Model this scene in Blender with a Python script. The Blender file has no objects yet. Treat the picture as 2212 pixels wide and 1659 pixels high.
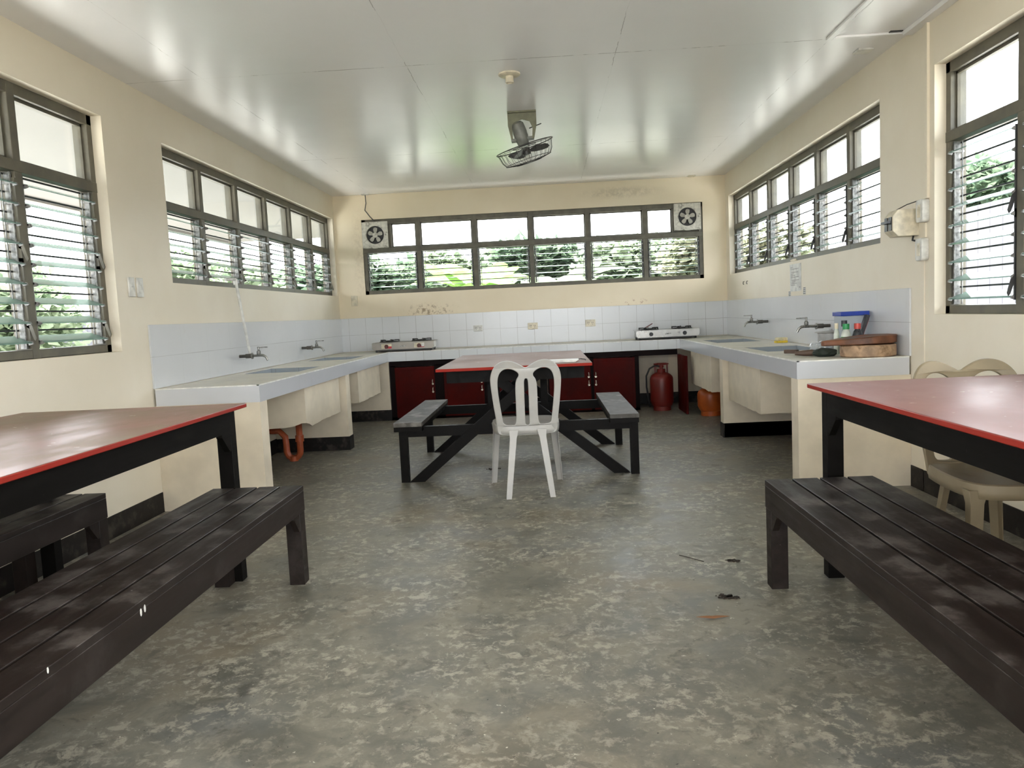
import bpy, bmesh, math, random
from mathutils import Vector, Matrix
S = bpy.context.scene
COL = S.collection
PI = math.pi
# ---------------------------------------------------------------- camera
F_PX, YAW, PITCH, ROLL, CAM_H = 1681.1, -0.0462, -0.0889, -0.048, 1.1235
def make_camera():
    cy, sy, cp, sp = math.cos(YAW), math.sin(YAW), math.cos(PITCH), math.sin(PITCH)
    F = Vector((sy*cp, cy*cp, sp)); R = Vector((cy, -sy, 0)); U = R.cross(F)
    c, s = math.cos(ROLL), math.sin(ROLL)
    X = c*R + s*U; Y = -s*R + c*U
    cd = bpy.data.cameras.new('camera'); cd.sensor_width = 36; cd.lens = F_PX*36/2212
    cd.clip_start = 0.02; cd.clip_end = 300
    o = bpy.data.objects.new('camera', cd); COL.objects.link(o)
    m = Matrix((X, Y, -F)).transposed().to_4x4(); m.translation = Vector((0, 0, CAM_H))
    o.matrix_world = m; S.camera = o
make_camera()
# ---------------------------------------------------------------- light and exposure
SKY = 6.5; SUN = 24.0
w = bpy.data.worlds.new('sky'); S.world = w; w.use_nodes = True
wn = w.node_tree.nodes; wl = w.node_tree.links; wn.clear()
_o = wn.new('ShaderNodeOutputWorld'); _b = wn.new('ShaderNodeBackground')
_t = wn.new('ShaderNodeTexCoord'); _s = wn.new('ShaderNodeSeparateXYZ'); _r = wn.new('ShaderNodeValToRGB')
wl.new(_t.outputs['Generated'], _s.inputs[0]); wl.new(_s.outputs[2], _r.inputs[0])
_r.color_ramp.elements[0].color = (0.95, 0.97, 1.0, 1); _r.color_ramp.elements[1].color = (0.86, 0.93, 1.0, 1)
wl.new(_r.outputs[0], _b.inputs[0]); _b.inputs[1].default_value = SKY
wl.new(_b.outputs[0], _o.inputs[0])
_sl = bpy.data.lights.new('sun', 'SUN'); _sl.energy = SUN; _sl.angle = math.radians(3); _sl.color = (1, .96, .9)
_so = bpy.data.objects.new('sun', _sl); COL.objects.link(_so); _so.location = (-8, 4, 12)
_so.rotation_euler = Vector((-.34, 0.0, .94)).to_track_quat('Z', 'Y').to_euler()
S.view_settings.view_transform = 'Standard'; S.view_settings.look = 'None'
S.view_settings.exposure = 0.72; S.view_settings.gamma = 1.0; S.view_settings.use_curve_mapping = False
cy_ = S.cycles
cy_.use_denoising = True
try: cy_.denoiser = 'OPENIMAGEDENOISE'
except Exception: pass
cy_.max_bounces = 10; cy_.diffuse_bounces = 6; cy_.glossy_bounces = 3; cy_.transmission_bounces = 6
cy_.transparent_max_bounces = 24; cy_.sample_clamp_indirect = 6.0; cy_.caustics_reflective = False; cy_.caustics_refractive = False
cy_.use_adaptive_sampling = True; cy_.adaptive_threshold = 0.02
# ---------------------------------------------------------------- material helpers
def srgb(r, g, b):
    f = lambda c: (c/255/12.92) if c/255 <= 0.04045 else ((c/255+0.055)/1.055)**2.4
    return (f(r), f(g), f(b), 1)
class NT:
    def __init__(s, name):
        s.m = bpy.data.materials.new(name); s.m.use_nodes = True
        s.t = s.m.node_tree; s.t.nodes.clear(); s.out = s.t.nodes.new('ShaderNodeOutputMaterial')
    def n(s, typ, _p=None, **kw):
        nd = s.t.nodes.new('ShaderNode'+typ)
        for k, v in (_p or {}).items(): setattr(nd, k, v)
        for k, v in kw.items():
            k = k.replace('_', ' ')
            key = int(k[1:]) if k[0] == 'i' and k[1:].isdigit() else k
            s.put(nd.inputs[key], v)
        return nd
    def put(s, sock, v):
        if hasattr(v, 'node'): s.t.links.new(v, sock)
        elif isinstance(v, bpy.types.Node): s.t.links.new(v.outputs[0], sock)
        else: sock.default_value = v
    def math(s, op, a, b=0.0, c=None):
        nd = s.n('Math', {'operation': op}); s.put(nd.inputs[0], a); s.put(nd.inputs[1], b)
        if c is not None: s.put(nd.inputs[2], c)
        return nd.outputs[0]
    def mix(s, f, a, b, blend='MIX'):
        nd = s.n('Mix', {'data_type': 'RGBA', 'blend_type': blend})
        s.put(nd.inputs[0], f); s.put(nd.inputs[6], a); s.put(nd.inputs[7], b); return nd.outputs[2]
    def pos(s): return s.n('NewGeometry').outputs['Position']
    def obj(s): return s.n('TexCoord').outputs['Object']
    def xyz(s, v):
        nd = s.n('SeparateXYZ'); s.put(nd.inputs[0], v); return nd.outputs
    def scale(s, v, sc):
        nd = s.n('Mapping'); s.put(nd.inputs[0], v); nd.inputs[3].default_value = sc; return nd.outputs[0]
    def noise(s, v, sc, det=4, rough=.55, dist=0.0):
        nd = s.n('TexNoise'); s.put(nd.inputs['Vector'], v); nd.inputs['Scale'].default_value = sc
        nd.inputs['Detail'].default_value = det; nd.inputs['Roughness'].default_value = rough
        nd.inputs['Distortion'].default_value = dist; return nd.outputs[0]
    def ramp(s, v, a, b, lo=0.0, hi=1.0):
        nd = s.n('MapRange', {'interpolation_type': 'SMOOTHSTEP'}); s.put(nd.inputs[0], v)
        for i, x in zip((1, 2, 3, 4), (a, b, lo, hi)): s.put(nd.inputs[i], x)
        return nd.outputs[0]
    def bump(s, h, st, d=.01):
        nd = s.n('Bump'); nd.inputs['Strength'].default_value = st; nd.inputs['Distance'].default_value = d
        s.put(nd.inputs['Height'], h); return nd.outputs[0]
    def bsdf(s, **kw):
        nd = s.n('BsdfPrincipled')
        for k, v in kw.items():
            if v is not None: s.put(nd.inputs[k.replace('_', ' ')], v)
        s.t.links.new(nd.outputs[0], s.out.inputs[0]); return nd
M = {}
def simple(name, col, rough=.5, metal=0.0, var=.12, sc=18, bump=0.0, spec=None, dust=None, coat=None):
    t = NT(name); o = t.obj(); nz = t.noise(o, sc)
    dark = tuple(c*(1-var*2) for c in col[:3])+(1,)
    c = t.mix(t.ramp(nz, .3, .7), dark, tuple(min(1, x*(1+var)) for x in col[:3])+(1,))
    if dust:
        dc, amt, ds = dust
        c = t.mix(t.math('MULTIPLY', t.ramp(t.noise(o, ds, 6, .65), .5, .68), amt), c, dc)
    kw = dict(Base_Color=c, Roughness=t.ramp(nz, .3, .7, max(.02, rough-.06), rough+.06), Metallic=metal)
    if spec is not None: kw['Specular IOR Level'] = spec
    if bump: kw['Normal'] = t.bump(nz, bump)
    b = t.bsdf(**kw)
    if coat: b.inputs['Coat Weight'].default_value = coat; b.inputs['Coat Roughness'].default_value = .15
    M[name] = t.m; return t.m
# painted walls: cream, with age stains near tiles and ceiling (back wall)
def wall_mat(name, stains):
    t = NT(name); p = t.pos(); nz = t.noise(p, 1.3, 5)
    c = t.mix(t.ramp(nz, .35, .7), (.735, .665, .53, 1), (.785, .725, .60, 1))
    if stains:
        c = t.mix(1.0, c, (1.0, .96, .88, 1), 'MULTIPLY')
        x, y, z = t.xyz(p)
        fine = t.noise(p, 22, 8, .75)
        def blob(cx, cz, rx, rz, lo, hi):
            dx = t.math('DIVIDE', t.math('SUBTRACT', x, cx), rx); dz = t.math('DIVIDE', t.math('SUBTRACT', z, cz), rz)
            d = t.math('SQRT', t.math('ADD', t.math('MULTIPLY', dx, dx), t.math('MULTIPLY', dz, dz)))
            return t.math('MULTIPLY', t.ramp(d, 1.0, .2), t.ramp(fine, lo, hi))
        m1 = blob(-1.35, 1.22, .42, .11, .5, .6); m2 = blob(1.0, 1.2, .35, .06, .55, .63)
        c = t.mix(t.math('MULTIPLY', m1, .75), c, (.20, .12, .05, 1)); c = t.mix(t.math('MULTIPLY', m2, .6), c, (.3, .12, .07, 1))
        m3 = blob(.95, 2.47, .6, .09, .38, .6); c = t.mix(t.math('MULTIPLY', m3, .4), c, (.33, .27, .18, 1))
        m4 = blob(-2.15, 1.9, .12, .7, .4, .62); c = t.mix(t.math('MULTIPLY', m4, .3), c, (.38, .30, .2, 1))
    t.bsdf(Base_Color=c, Roughness=.55, Normal=t.bump(t.noise(p, 30, 4), .06)); M[name] = t.m
wall_mat('wall_paint', False); wall_mat('wall_paint_stained', True)
def ceiling_mat():
    t = NT('ceiling_enamel'); p = t.pos(); x, y, z = t.xyz(p)
    def seam(v, off, s, wd, phase):
        fr = t.math('FRACT', t.math('DIVIDE', t.math('SUBTRACT', v, off), s))
        d = t.math('MINIMUM', fr, t.math('SUBTRACT', 1.0, fr))
        return t.math('LESS_THAN', t.math('MULTIPLY', d, s), wd)
    wob = t.math('MULTIPLY', t.math('SUBTRACT', t.noise(p, 9, 3), .5), .02)
    sx = seam(t.math('ADD', x, wob), -.745, 1.22, .0022, 0); sy = seam(t.math('ADD', y, wob), 4.68, 2.44, .0045, 0)
    br = t.ramp(t.noise(p, 4.5, 6, .7), .46, .56); br2 = t.ramp(t.noise(p, 2.2, 3, .6), .40, .52)
    m = t.math('MULTIPLY', t.math('MAXIMUM', sx, sy), t.math('MULTIPLY', t.math('MAXIMUM', t.math('MULTIPLY', br, br2), .12), .5))
    c = t.mix(t.ramp(t.noise(p, .8, 3), .3, .7), (.79, .785, .785, 1), (.83, .825, .825, 1))
    c = t.mix(m, c, (.12, .11, .1, 1))
    h = t.math('ADD', t.noise(p, 1.6, 2, .5), t.math('MULTIPLY', t.noise(t.scale(p, (1, .35, 1)), 12, 3), .10))
    b = t.bsdf(Base_Color=c, Roughness=.25, Normal=t.bump(h, .20, .03)); b.inputs['IOR'].default_value = 1.5
    M['ceiling_enamel'] = t.m
ceiling_mat()
def floor_mat():
    t = NT('floor_concrete'); p = t.pos()
    p = t.n('VectorMath', {'operation': 'ADD'}, i0=p, i1=t.n('VectorMath', {'operation': 'SCALE'}, i0=t.n('TexNoise', Vector=p, Scale=3.0).outputs['Color'], Scale=.07).outputs[0]).outputs[0]
    big = t.noise(p, .9, 5, .6); med = t.noise(p, 4.5, 8, .70, .4); fine = t.noise(p, 22, 9, .74, .3); speck = t.noise(p, 60, 3, .6)
    c = t.mix(t.ramp(med, .34, .66), (.115, .115, .098, 1), (.235, .225, .190, 1))
    c = t.mix(t.math('MULTIPLY', t.ramp(big, .48, .70), .6), c, (.235, .18, .11, 1))
    c = t.mix(t.math('MULTIPLY', t.ramp(t.noise(p, 1.7, 4), .5, .7), .45), c, (.15, .165, .18, 1))
    lt = t.math('MULTIPLY', t.ramp(fine, .49, .60), t.ramp(t.noise(p, 2.6, 5, .65), .36, .60))
    c = t.mix(t.math('MULTIPLY', lt, .72), c, (.46, .43, .365, 1))
    dk = t.math('MULTIPLY', t.ramp(t.noise(p, 9, 8, .72, .5), .54, .66), .6); c = t.mix(dk, c, (.065, .06, .05, 1))
    c = t.mix(t.ramp(t.noise(p, 30, 5, .7), .64, .70), c, (.42, .40, .35, 1))
    c = t.mix(t.ramp(speck, .70, .74), c, (.03, .028, .025, 1)); c = t.mix(t.ramp(t.noise(p, 45, 3, .6), .72, .75), c, (.6, .58, .52, 1))
    c = t.mix(1.0, c, (1.0, .98, .93, 1), 'MULTIPLY')
    r = t.ramp(med, .3, .7, .36, .55)
    t.bsdf(Base_Color=c, Roughness=r, Normal=t.bump(t.math('ADD', med, t.math('MULTIPLY', fine, .4)), .15, .01)); M['floor_concrete'] = t.m
floor_mat()
def tile_mat(name, ua, u0, su, v0=.768, sv=.1995, ustr=.8, vstr=.8, col=(.64, .655, .67, 1)):
    t = NT(name); p = t.pos(); o = t.xyz(p); u = o['XYZ'.index(ua)]; v = o[2]
    def ln(a, off, s, st):
        fr = t.math('FRACT', t.math('DIVIDE', t.math('SUBTRACT', a, off), s)); d = t.math('MINIMUM', fr, t.math('SUBTRACT', 1.0, fr))
        return t.math('MULTIPLY', t.ramp(t.math('MULTIPLY', d, s), .0022, .0010), st)
    nz = t.noise(p, 2.6, 4)
    m = ln(u, u0, su, ustr)
    if vstr: m = t.math('MAXIMUM', m, ln(v, v0, sv, vstr))
    m = t.math('MULTIPLY', m, t.ramp(nz, .35, .6, .45, 1))
    c = t.mix(t.ramp(t.noise(p, 1.1, 3), .3, .7), tuple(x*.93 for x in col[:3])+(1,), col)
    c = t.mix(t.math('MULTIPLY', t.ramp(t.noise(p, 6, 6, .7), .58, .75), .15), c, (.45, .40, .3, 1))
    c = t.mix(m, c, (.17, .16, .14, 1))
    t.bsdf(Base_Color=c, Roughness=.22, Normal=t.bump(m, -.3, .002)); M[name] = t.m
tile_mat('tile_back', 'X', -2.13, .2)
tile_mat('tile_side', 'Y', 4.68, .4, ustr=.14, vstr=.55)
tile_mat('tile_edge_back', 'X', -1.77, .2, vstr=0, col=(.64, .665, .68, 1))
tile_mat('tile_edge_side', 'Y', 4.66, .4, ustr=.12, vstr=0, col=(.58, .595, .62, 1))
tile_mat('tile_sink', 'X', .1, .2, ustr=.6, col=(.33, .37, .40, 1))
def glass_mat(name, tint, body, amt, refl=.9):
    t = NT(name); tr = t.n('BsdfTransparent', Color=tint)
    df = t.n('BsdfDiffuse', Color=body); tl = t.n('BsdfTranslucent', Color=body)
    mb = t.n('MixShader', Fac=.6, i1=df.outputs[0], i2=tl.outputs[0])
    a = t.n('MixShader', Fac=amt, i1=tr.outputs[0], i2=mb.outputs[0])
    gl = t.n('BsdfGlossy', Color=(1, 1, 1, 1), Roughness=.03)
    lw = t.n('LayerWeight', Blend=.5).outputs['Facing']
    fr = t.math('MULTIPLY', t.math('ADD', t.math('MULTIPLY', t.math('POWER', lw, 5.0), .7), .03), refl)
    mx = t.n('MixShader', Fac=fr, i1=a.outputs[0], i2=gl.outputs[0]); t.t.links.new(mx.outputs[0], t.out.inputs[0]); M[name] = t.m
glass_mat('glass_pane', (.97, .985, .98, 1), (.8, .85, .85, 1), .03)
glass_mat('glass_blade', (.78, .92, .87, 1), (.25, .35, .31, 1), .76, .7)
glass_mat('clear_plastic', (.85, .88, .9, 1), (.75, .8, .85, 1), .55, .6)
glass_mat('plastic_film', (.9, .92, .95, 1), (.8, .83, .85, 1), .4, 1)
simple('window_wood', (.115, .105, .075, 1), .5, var=.15, sc=9, bump=.15)
simple('steel_rod', (.03, .03, .03, 1), .5)
simple('aluminium', (.30, .30, .29, 1), .5, .3, .3, 40)
simple('plaster_cream', (.70, .62, .485, 1), .7, var=.05, sc=5, bump=.12)
simple('black_paint', (.010, .008, .007, 1), .55, var=.2, spec=.25, dust=((.25, .22, .18, 1), .15, 9))
simple('counter_cement', (.62, .595, .52, 1), .45, var=.06, sc=6, dust=((.35, .33, .28, 1), .35, 5))
simple('tile_trim_white', (.78, .78, .74, 1), .4)
def wood_dark(name, top, dustamt, spec=.35):
    t = NT(name); o = t.obj(); g = t.noise(t.scale(o, (8, 1, 8)), 3, 6, .6)
    c = t.mix(t.ramp(g, .3, .7), top, tuple(x*1.7 for x in top[:3])+(1,))
    d = t.math('MULTIPLY', t.ramp(t.noise(o, 5, 7, .7), .48, .66), dustamt)
    up = t.xyz(t.n('NewGeometry').outputs['Normal'])[2]
    d = t.math('MULTIPLY', d, t.ramp(up, .3, .8, .15, 1)); c = t.mix(d, c, (.27, .24, .22, 1))
    c = t.mix(t.math('MULTIPLY', t.ramp(t.noise(o, 16, 5, .7), .70, .76), t.ramp(up, .3, .8, .1, .9)), c, (.42, .40, .38, 1))
    t.bsdf(Base_Color=c, Roughness=t.ramp(g, .3, .7, .4, .55)).inputs['Specular IOR Level'].default_value = spec; M[name] = t.m
wood_dark('bench_wood', (.012, .0085, .007, 1), .28, .18)
wood_dark('table_frame_wood', (.0035, .003, .0025, 1), .04, .08)
def red_top(name, base, dust, amt, sc, rr=.28, spec=.4):
    t = NT(name); o = t.obj(); nz = t.noise(o, 4, 5)
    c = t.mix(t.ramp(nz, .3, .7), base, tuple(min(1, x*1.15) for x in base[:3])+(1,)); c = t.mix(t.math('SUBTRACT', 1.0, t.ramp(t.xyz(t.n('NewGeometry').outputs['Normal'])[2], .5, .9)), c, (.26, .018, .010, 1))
    d = t.ramp(t.noise(t.scale(o, (1.6, .8, 1)), sc, 8, .64, .3), .32, .66)
    up = t.ramp(t.xyz(t.n('NewGeometry').outputs['Normal'])[2], .5, .9)
    c = t.mix(t.math('MULTIPLY', t.math('MULTIPLY', d, amt), up), c, dust)
    c = t.mix(t.math('MULTIPLY', t.ramp(t.noise(t.scale(o, (1, 2.5, 1)), 17, 4, .6), .70, .73), up), c, (.6, .55, .5, 1))
    c = t.mix(t.math('MULTIPLY', t.ramp(t.noise(o, 31, 3, .6), .73, .75), up), c, (.04, .03, .02, 1))
    t.bsdf(Base_Color=c, Roughness=t.ramp(d, 0, 1, rr, rr+.14), Normal=t.bump(nz, .05)).inputs['Specular IOR Level'].default_value = spec; M[name] = t.m
red_top('table_red_dusty', (.19, .07, .045, 1), (.25, .18, .125, 1), 1.0, 3.0, .36)
red_top('table_red_gloss', (.17, .045, .038, 1), (.24, .125, .115, 1), .85, .9, .34)
red_top('table_red_matte', (.22, .13, .10, 1), (.25, .17, .14, 1), .95, .9, .5, .12)
simple('cabinet_red', (.060, .002, .001, 1), .5, var=.15, sc=4, spec=.08)
simple('cabinet_frame_dark', (.006, .002, .002, 1), .6, spec=.1)
simple('metal_handle', (.6, .55, .45, 1), .3, .8)
simple('pvc_orange', (.32, .065, .02, 1), .4)
simple('pvc_white', (.72, .72, .68, 1), .4)
simple('seat_grey_paint', (.075, .070, .062, 1), .55, var=.1, spec=.2, dust=((.34, .32, .29, 1), .4, 6))
simple('chair_plastic', (.40, .39, .36, 1), .38, var=.05, sc=7, dust=((.30, .26, .2, 1), .35, 7))
simple('chair_plastic_grimy', (.27, .215, .13, 1), .5, var=.1, sc=5, dust=((.20, .16, .10, 1), .7, 5))
simple('chrome', (.30, .30, .285, 1), .28, .9, .1)
simple('pipe_iron', (.10, .095, .085, 1), .5, .6)
simple('steel_stove', (.42, .42, .41, 1), .3, .9, .1, 5)
simple('steel_dull', (.30, .28, .25, 1), .4, .7, .1, 5)
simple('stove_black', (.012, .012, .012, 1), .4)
simple('knob_red', (.10, .01, .008, 1), .35)
simple('label_cream', (.75, .68, .50, 1), .5); simple('label_white', (.8, .79, .75, 1), .5); simple('label_red', (.5, .05, .06, 1), .5)
simple('cylinder_red', (.15, .008, .004, 1), .45, var=.12, sc=5, dust=((.12, .03, .02, 1), .4, 6))  # red darkened to carry the shade of the bay under the counter
simple('cylinder_orange', (.42, .085, .012, 1), .4, var=.12, sc=5)
simple('rubber_black', (.02, .02, .02, 1), .6)
simple('plastic_beige', (.66, .60, .46, 1), .4); simple('plastic_white', (.66, .655, .61, 1), .5)
simple('plastic_dark', (.02, .022, .03, 1), .4); simple('plastic_blue', (.01, .05, .38, 1), .35)
simple('plastic_green', (.02, .30, .09, 1), .35); simple('plastic_red', (.65, .09, .07, 1), .35)
simple('bottle_white', (.62, .66, .58, 1), .4); simple('bottle_dark', (.03, .03, .035, 1), .3)
simple('fan_olive', (.16, .16, .10, 1), .45); simple('fan_grey', (.17, .175, .155, 1), .4); simple('fan_blade', (.045, .045, .042, 1), .4)
simple('exhaust_white', (.60, .58, .50, 1), .5, dust=((.12, .10, .07, 1), .7, 22)); simple('exhaust_blade', (.40, .38, .32, 1), .4)
simple('wood_board_brown', (.15, .055, .022, 1), .5, var=.25, sc=12, bump=.2)
simple('wood_board_pale', (.42, .28, .17, 1), .6, var=.2, sc=14, bump=.3, dust=((.16, .09, .04, 1), .8, 16))
simple('aluminium_pot', (.42, .42, .41, 1), .4, .25)
simple('cloth_dark', (.02, .028, .02, 1), .8); simple('wood_handle', (.10, .06, .04, 1), .5)
simple('sponge_yellow', (.75, .55, .05, 1), .8, bump=.4); simple('sponge_white', (.75, .68, .42, 1), .8, bump=.4, dust=((.6, .2, .05, 1), .7, 30))
simple('paper', (.70, .70, .66, 1), .7); simple('ink', (.10, .10, .09, 1), .7)
simple('soil', (.03, .022, .015, 1), .9); simple('leaf_brown', (.30, .13, .05, 1), .7)
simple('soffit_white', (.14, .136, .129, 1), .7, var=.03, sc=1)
simple('concrete_pale', (.60, .585, .56, 1), .9, var=.1, sc=2); simple('grass_green', (.30, .295, .26, 1), .9, var=.2, sc=3)
simple('fence_pale', (.085, .085, .10, 1), .8, var=.1, sc=2); simple('trunk', (.25, .2, .15, 1), .9)
simple('rafter', (.4, .37, .3, 1), .8)
def leaf_mat(name, c1, c2):
    t = NT(name); nz = t.noise(t.obj(), 2.5, 4); c = t.mix(t.ramp(nz, .35, .65), c1, c2)
    a = t.n('BsdfDiffuse', Color=c); b = t.n('BsdfTranslucent', Color=c)
    mx = t.n('MixShader', Fac=.5, i1=a.outputs[0], i2=b.outputs[0]); t.t.links.new(mx.outputs[0], t.out.inputs[0]); M[name] = t.m
leaf_mat('leaf_dark', (.06, .095, .06, 1), (.15, .20, .13, 1)); leaf_mat('leaf_light', (.12, .17, .10, 1), (.27, .32, .22, 1))
leaf_mat('leaf_banana', (.12, .23, .06, 1), (.25, .36, .14, 1)); leaf_mat('leaf_palm', (.14, .16, .10, 1), (.28, .28, .20, 1))
# ---------------------------------------------------------------- mesh helpers
class MB:
    def __init__(s): s.bm = bmesh.new(); s.cur = 0
    def _f(s, vs):
        try: f = s.bm.faces.new(vs); f.material_index = s.cur; return f
        except ValueError: return None
    def mat(s, i): s.cur = i; return s
    def box(s, x0, x1, y0, y1, z0, z1, m=None):
        x0, x1 = min(x0, x1), max(x0, x1); y0, y1 = min(y0, y1), max(y0, y1); z0, z1 = min(z0, z1), max(z0, z1)
        P = [(x0, y0, z0), (x1, y0, z0), (x1, y1, z0), (x0, y1, z0), (x0, y0, z1), (x1, y0, z1), (x1, y1, z1), (x0, y1, z1)]
        v = [s.bm.verts.new(m @ Vector(p) if m else p) for p in P]
        for q in ((0, 3, 2, 1), (4, 5, 6, 7), (0, 1, 5, 4), (1, 2, 6, 5), (2, 3, 7, 6), (3, 0, 4, 7)): s._f([v[i] for i in q])
        return s
    def prism(s, pts, fn, h0, h1):
        """pts: closed 2D outline, fn(u, v, h) -> 3D"""
        a = [s.bm.verts.new(fn(u, v, h0)) for u, v in pts]; b = [s.bm.verts.new(fn(u, v, h1)) for u, v in pts]
        n = len(pts); s._f(a[::-1]); s._f(b)
        for i in range(n): s._f([a[i], a[(i+1) % n], b[(i+1) % n], b[i]])
        return s
    def bar(s, p0, p1, wd, th, up=(0, 0, 1)):
        p0, p1 = Vector(p0), Vector(p1); d = (p1-p0).normalized(); u = Vector(up)
        a = d.cross(u)
        if a.length < 1e-4: a = d.cross(Vector((0, 1, 0)))
        a.normalize(); b = a.cross(d)
        R = []
        for p in (p0, p1): R.append([s.bm.verts.new(p+a*wd/2*i+b*th/2*j) for i, j in ((-1, -1), (1, -1), (1, 1), (-1, 1))])
        s._f(R[0][::-1]); s._f(R[1])
        for i in range(4): s._f([R[0][i], R[0][(i+1) % 4], R[1][(i+1) % 4], R[1][i]])
        return s
    def tube(s, path, r, seg=8, caps=True):
        path = [Vector(p) for p in path]; n = len(path); rs = r if isinstance(r, (list, tuple)) else [r]*n
        rings = []; a = None
        for i, p in enumerate(path):
            d = (path[min(i+1, n-1)]-path[max(i-1, 0)]).normalized()
            if a is None:
                a = d.cross(Vector((0, 0, 1)))
                if a.length < 1e-3: a = d.cross(Vector((0, 1, 0)))
            a = (a-d*a.dot(d)).normalized(); b = d.cross(a)
            rings.append([s.bm.verts.new(p+(a*math.cos(t)+b*math.sin(t))*rs[i]) for t in [2*PI*k/seg for k in range(seg)]])
        for i in range(n-1):
            for k in range(seg): s._f([rings[i][k], rings[i][(k+1) % seg], rings[i+1][(k+1) % seg], rings[i+1][k]])
        if caps: s._f(rings[0][::-1]); s._f(rings[-1])
        return s
    def lathe(s, prof, o=(0, 0, 0), seg=24, m=None):
        rings = []
        for r, z in prof:
            ring = []
            for k in range(seg):
                t = 2*PI*k/seg; p = Vector((r*math.cos(t), r*math.sin(t), z))
                ring.append(s.bm.verts.new((m @ p if m else p)+Vector(o)))
            rings.append(ring)
        for i in range(len(prof)-1):
            for k in range(seg): s._f([rings[i][k], rings[i][(k+1) % seg], rings[i+1][(k+1) % seg], rings[i+1][k]])
        if prof[0][0] > 1e-5: s._f(rings[0][::-1])
        if prof[-1][0] > 1e-5: s._f(rings[-1])
        return s
    def ring(s, c, r, rt, axis_m=None, seg=28, ts=6):
        pts = []
        for k in range(seg+1):
            t = 2*PI*k/seg; p = Vector((r*math.cos(t), r*math.sin(t), 0)); pts.append((axis_m @ p if axis_m else p)+Vector(c))
        return s.tube(pts, rt, ts, caps=False)
    def quad(s, *P):
        s._f([s.bm.verts.new(p) for p in P]); return s
    def build(s, name, mats, parent=None, bevel=0.0, smooth=True, loc=None):
        bmesh.ops.remove_doubles(s.bm, verts=s.bm.verts, dist=1e-6)
        bmesh.ops.recalc_face_normals(s.bm, faces=s.bm.faces)
        me = bpy.data.meshes.new(name); s.bm.to_mesh(me); s.bm.free()
        if not isinstance(mats, (list, tuple)): mats = [mats]
        for x in mats: me.materials.append(M[x])
        if smooth:
            for p in me.polygons: p.use_smooth = True
            me.set_sharp_from_angle(angle=math.radians(35))
        o = bpy.data.objects.new(name, me); COL.objects.link(o)
        if parent: o.parent = parent
        if loc: o.location = loc
        if bevel:
            b = o.modifiers.new('soft_edges', 'BEVEL'); b.width = bevel; b.segments = 2; b.limit_method = 'ANGLE'
        return o
def thing(name, label, cat, loc=(0, 0, 0), rz=0, group=None):
    o = bpy.data.objects.new(name, None); COL.objects.link(o); o.location = loc; o.rotation_euler = (0, 0, rz)
    o.empty_display_size = .05
    return tag(o, label, cat, group)
def tag(o, label, cat, group=None):
    o['label'] = label; o['category'] = cat
    if group: o['group'] = group
    return o
def struct(o): o['kind'] = 'structure'; return o
def copy_tree(o, parent=None):
    c = o.copy(); COL.objects.link(c); c.parent = parent
    for ch in list(o.children): copy_tree(ch, c)
    return c
# ---------------------------------------------------------------- room dimensions
XL, XR, YB, YF, ZC, TH = -2.432, 2.129, 9.202, -2.6, 2.602, .15
HT, TT = .768, 1.167      # counter top, tile top
# wall plane mappings (u along wall, d outward, z)
def PL(u, d, z): return (XL-d, u, z)
def PR(u, d, z): return (XR+d, u, z)
def PB(u, d, z): return (u, YB+d, z)
def pbox(mb, P, u0, u1, d0, d1, z0, z1):
    a = P(u0, d0, z0); b = P(u1, d1, z1); mb.box(a[0], b[0], a[1], b[1], a[2], b[2])
def wall(name, P, u0, u1, opens, mat):
    mb = MB(); us = u0
    for (a, b, z0, z1) in sorted(opens):
        pbox(mb, P, us, a, 0, TH, 0, ZC+.1)
        if z0 > 0: pbox(mb, P, a, b, 0, TH, 0, z0)
        pbox(mb, P, a, b, 0, TH, z1, ZC+.1); us = b
    pbox(mb, P, us, u1, 0, TH, 0, ZC+.1)
    return struct(mb.build(name, mat, smooth=False))
NEAR = (1.71, 4.372); FAR_L = (5.06, 9.14); FAR_R = (5.055, 9.053); REAR = (-1.6, 1.05); BK = (-2.108, 1.866)  # REAR: unseen side openings added behind the camera to let daylight in
wall('wall_left', PL, YF, YB, [(*NEAR, 1.02, 2.34), (*FAR_L, 1.438, 2.34), (*REAR, 1.02, 2.34)], 'wall_paint')
wall('wall_right', PR, YF, YB, [(*NEAR, 1.015, 2.34), (*FAR_R, 1.46, 2.345), (*REAR, 1.02, 2.34)], 'wall_paint')
wall('wall_back', PB, XL-TH, XR+TH, [(*BK, 1.438, 2.312)], 'wall_paint_stained')
wall('wall_front', lambda u, d, z: (u, YF-d, z), XL-TH, XR+TH, [(-1.7, 1.5, 0, 2.35)], 'wall_paint')  # wide doorway out of view, added to bring in more daylight
struct(MB().box(XL-TH, XR+TH, YF-TH, YB+TH, -.1, 0).build('floor', 'floor_concrete', smooth=False))
struct(MB().box(XL, XR, YF, YB, ZC, ZC+.06).build('ceiling', 'ceiling_enamel', smooth=False))
struct(MB().box(XL-TH-.02, XR+TH+.02, YF-TH, YB+TH, ZC+.1, ZC+.22).build('roof_slab', 'concrete_pale', smooth=False))
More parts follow.
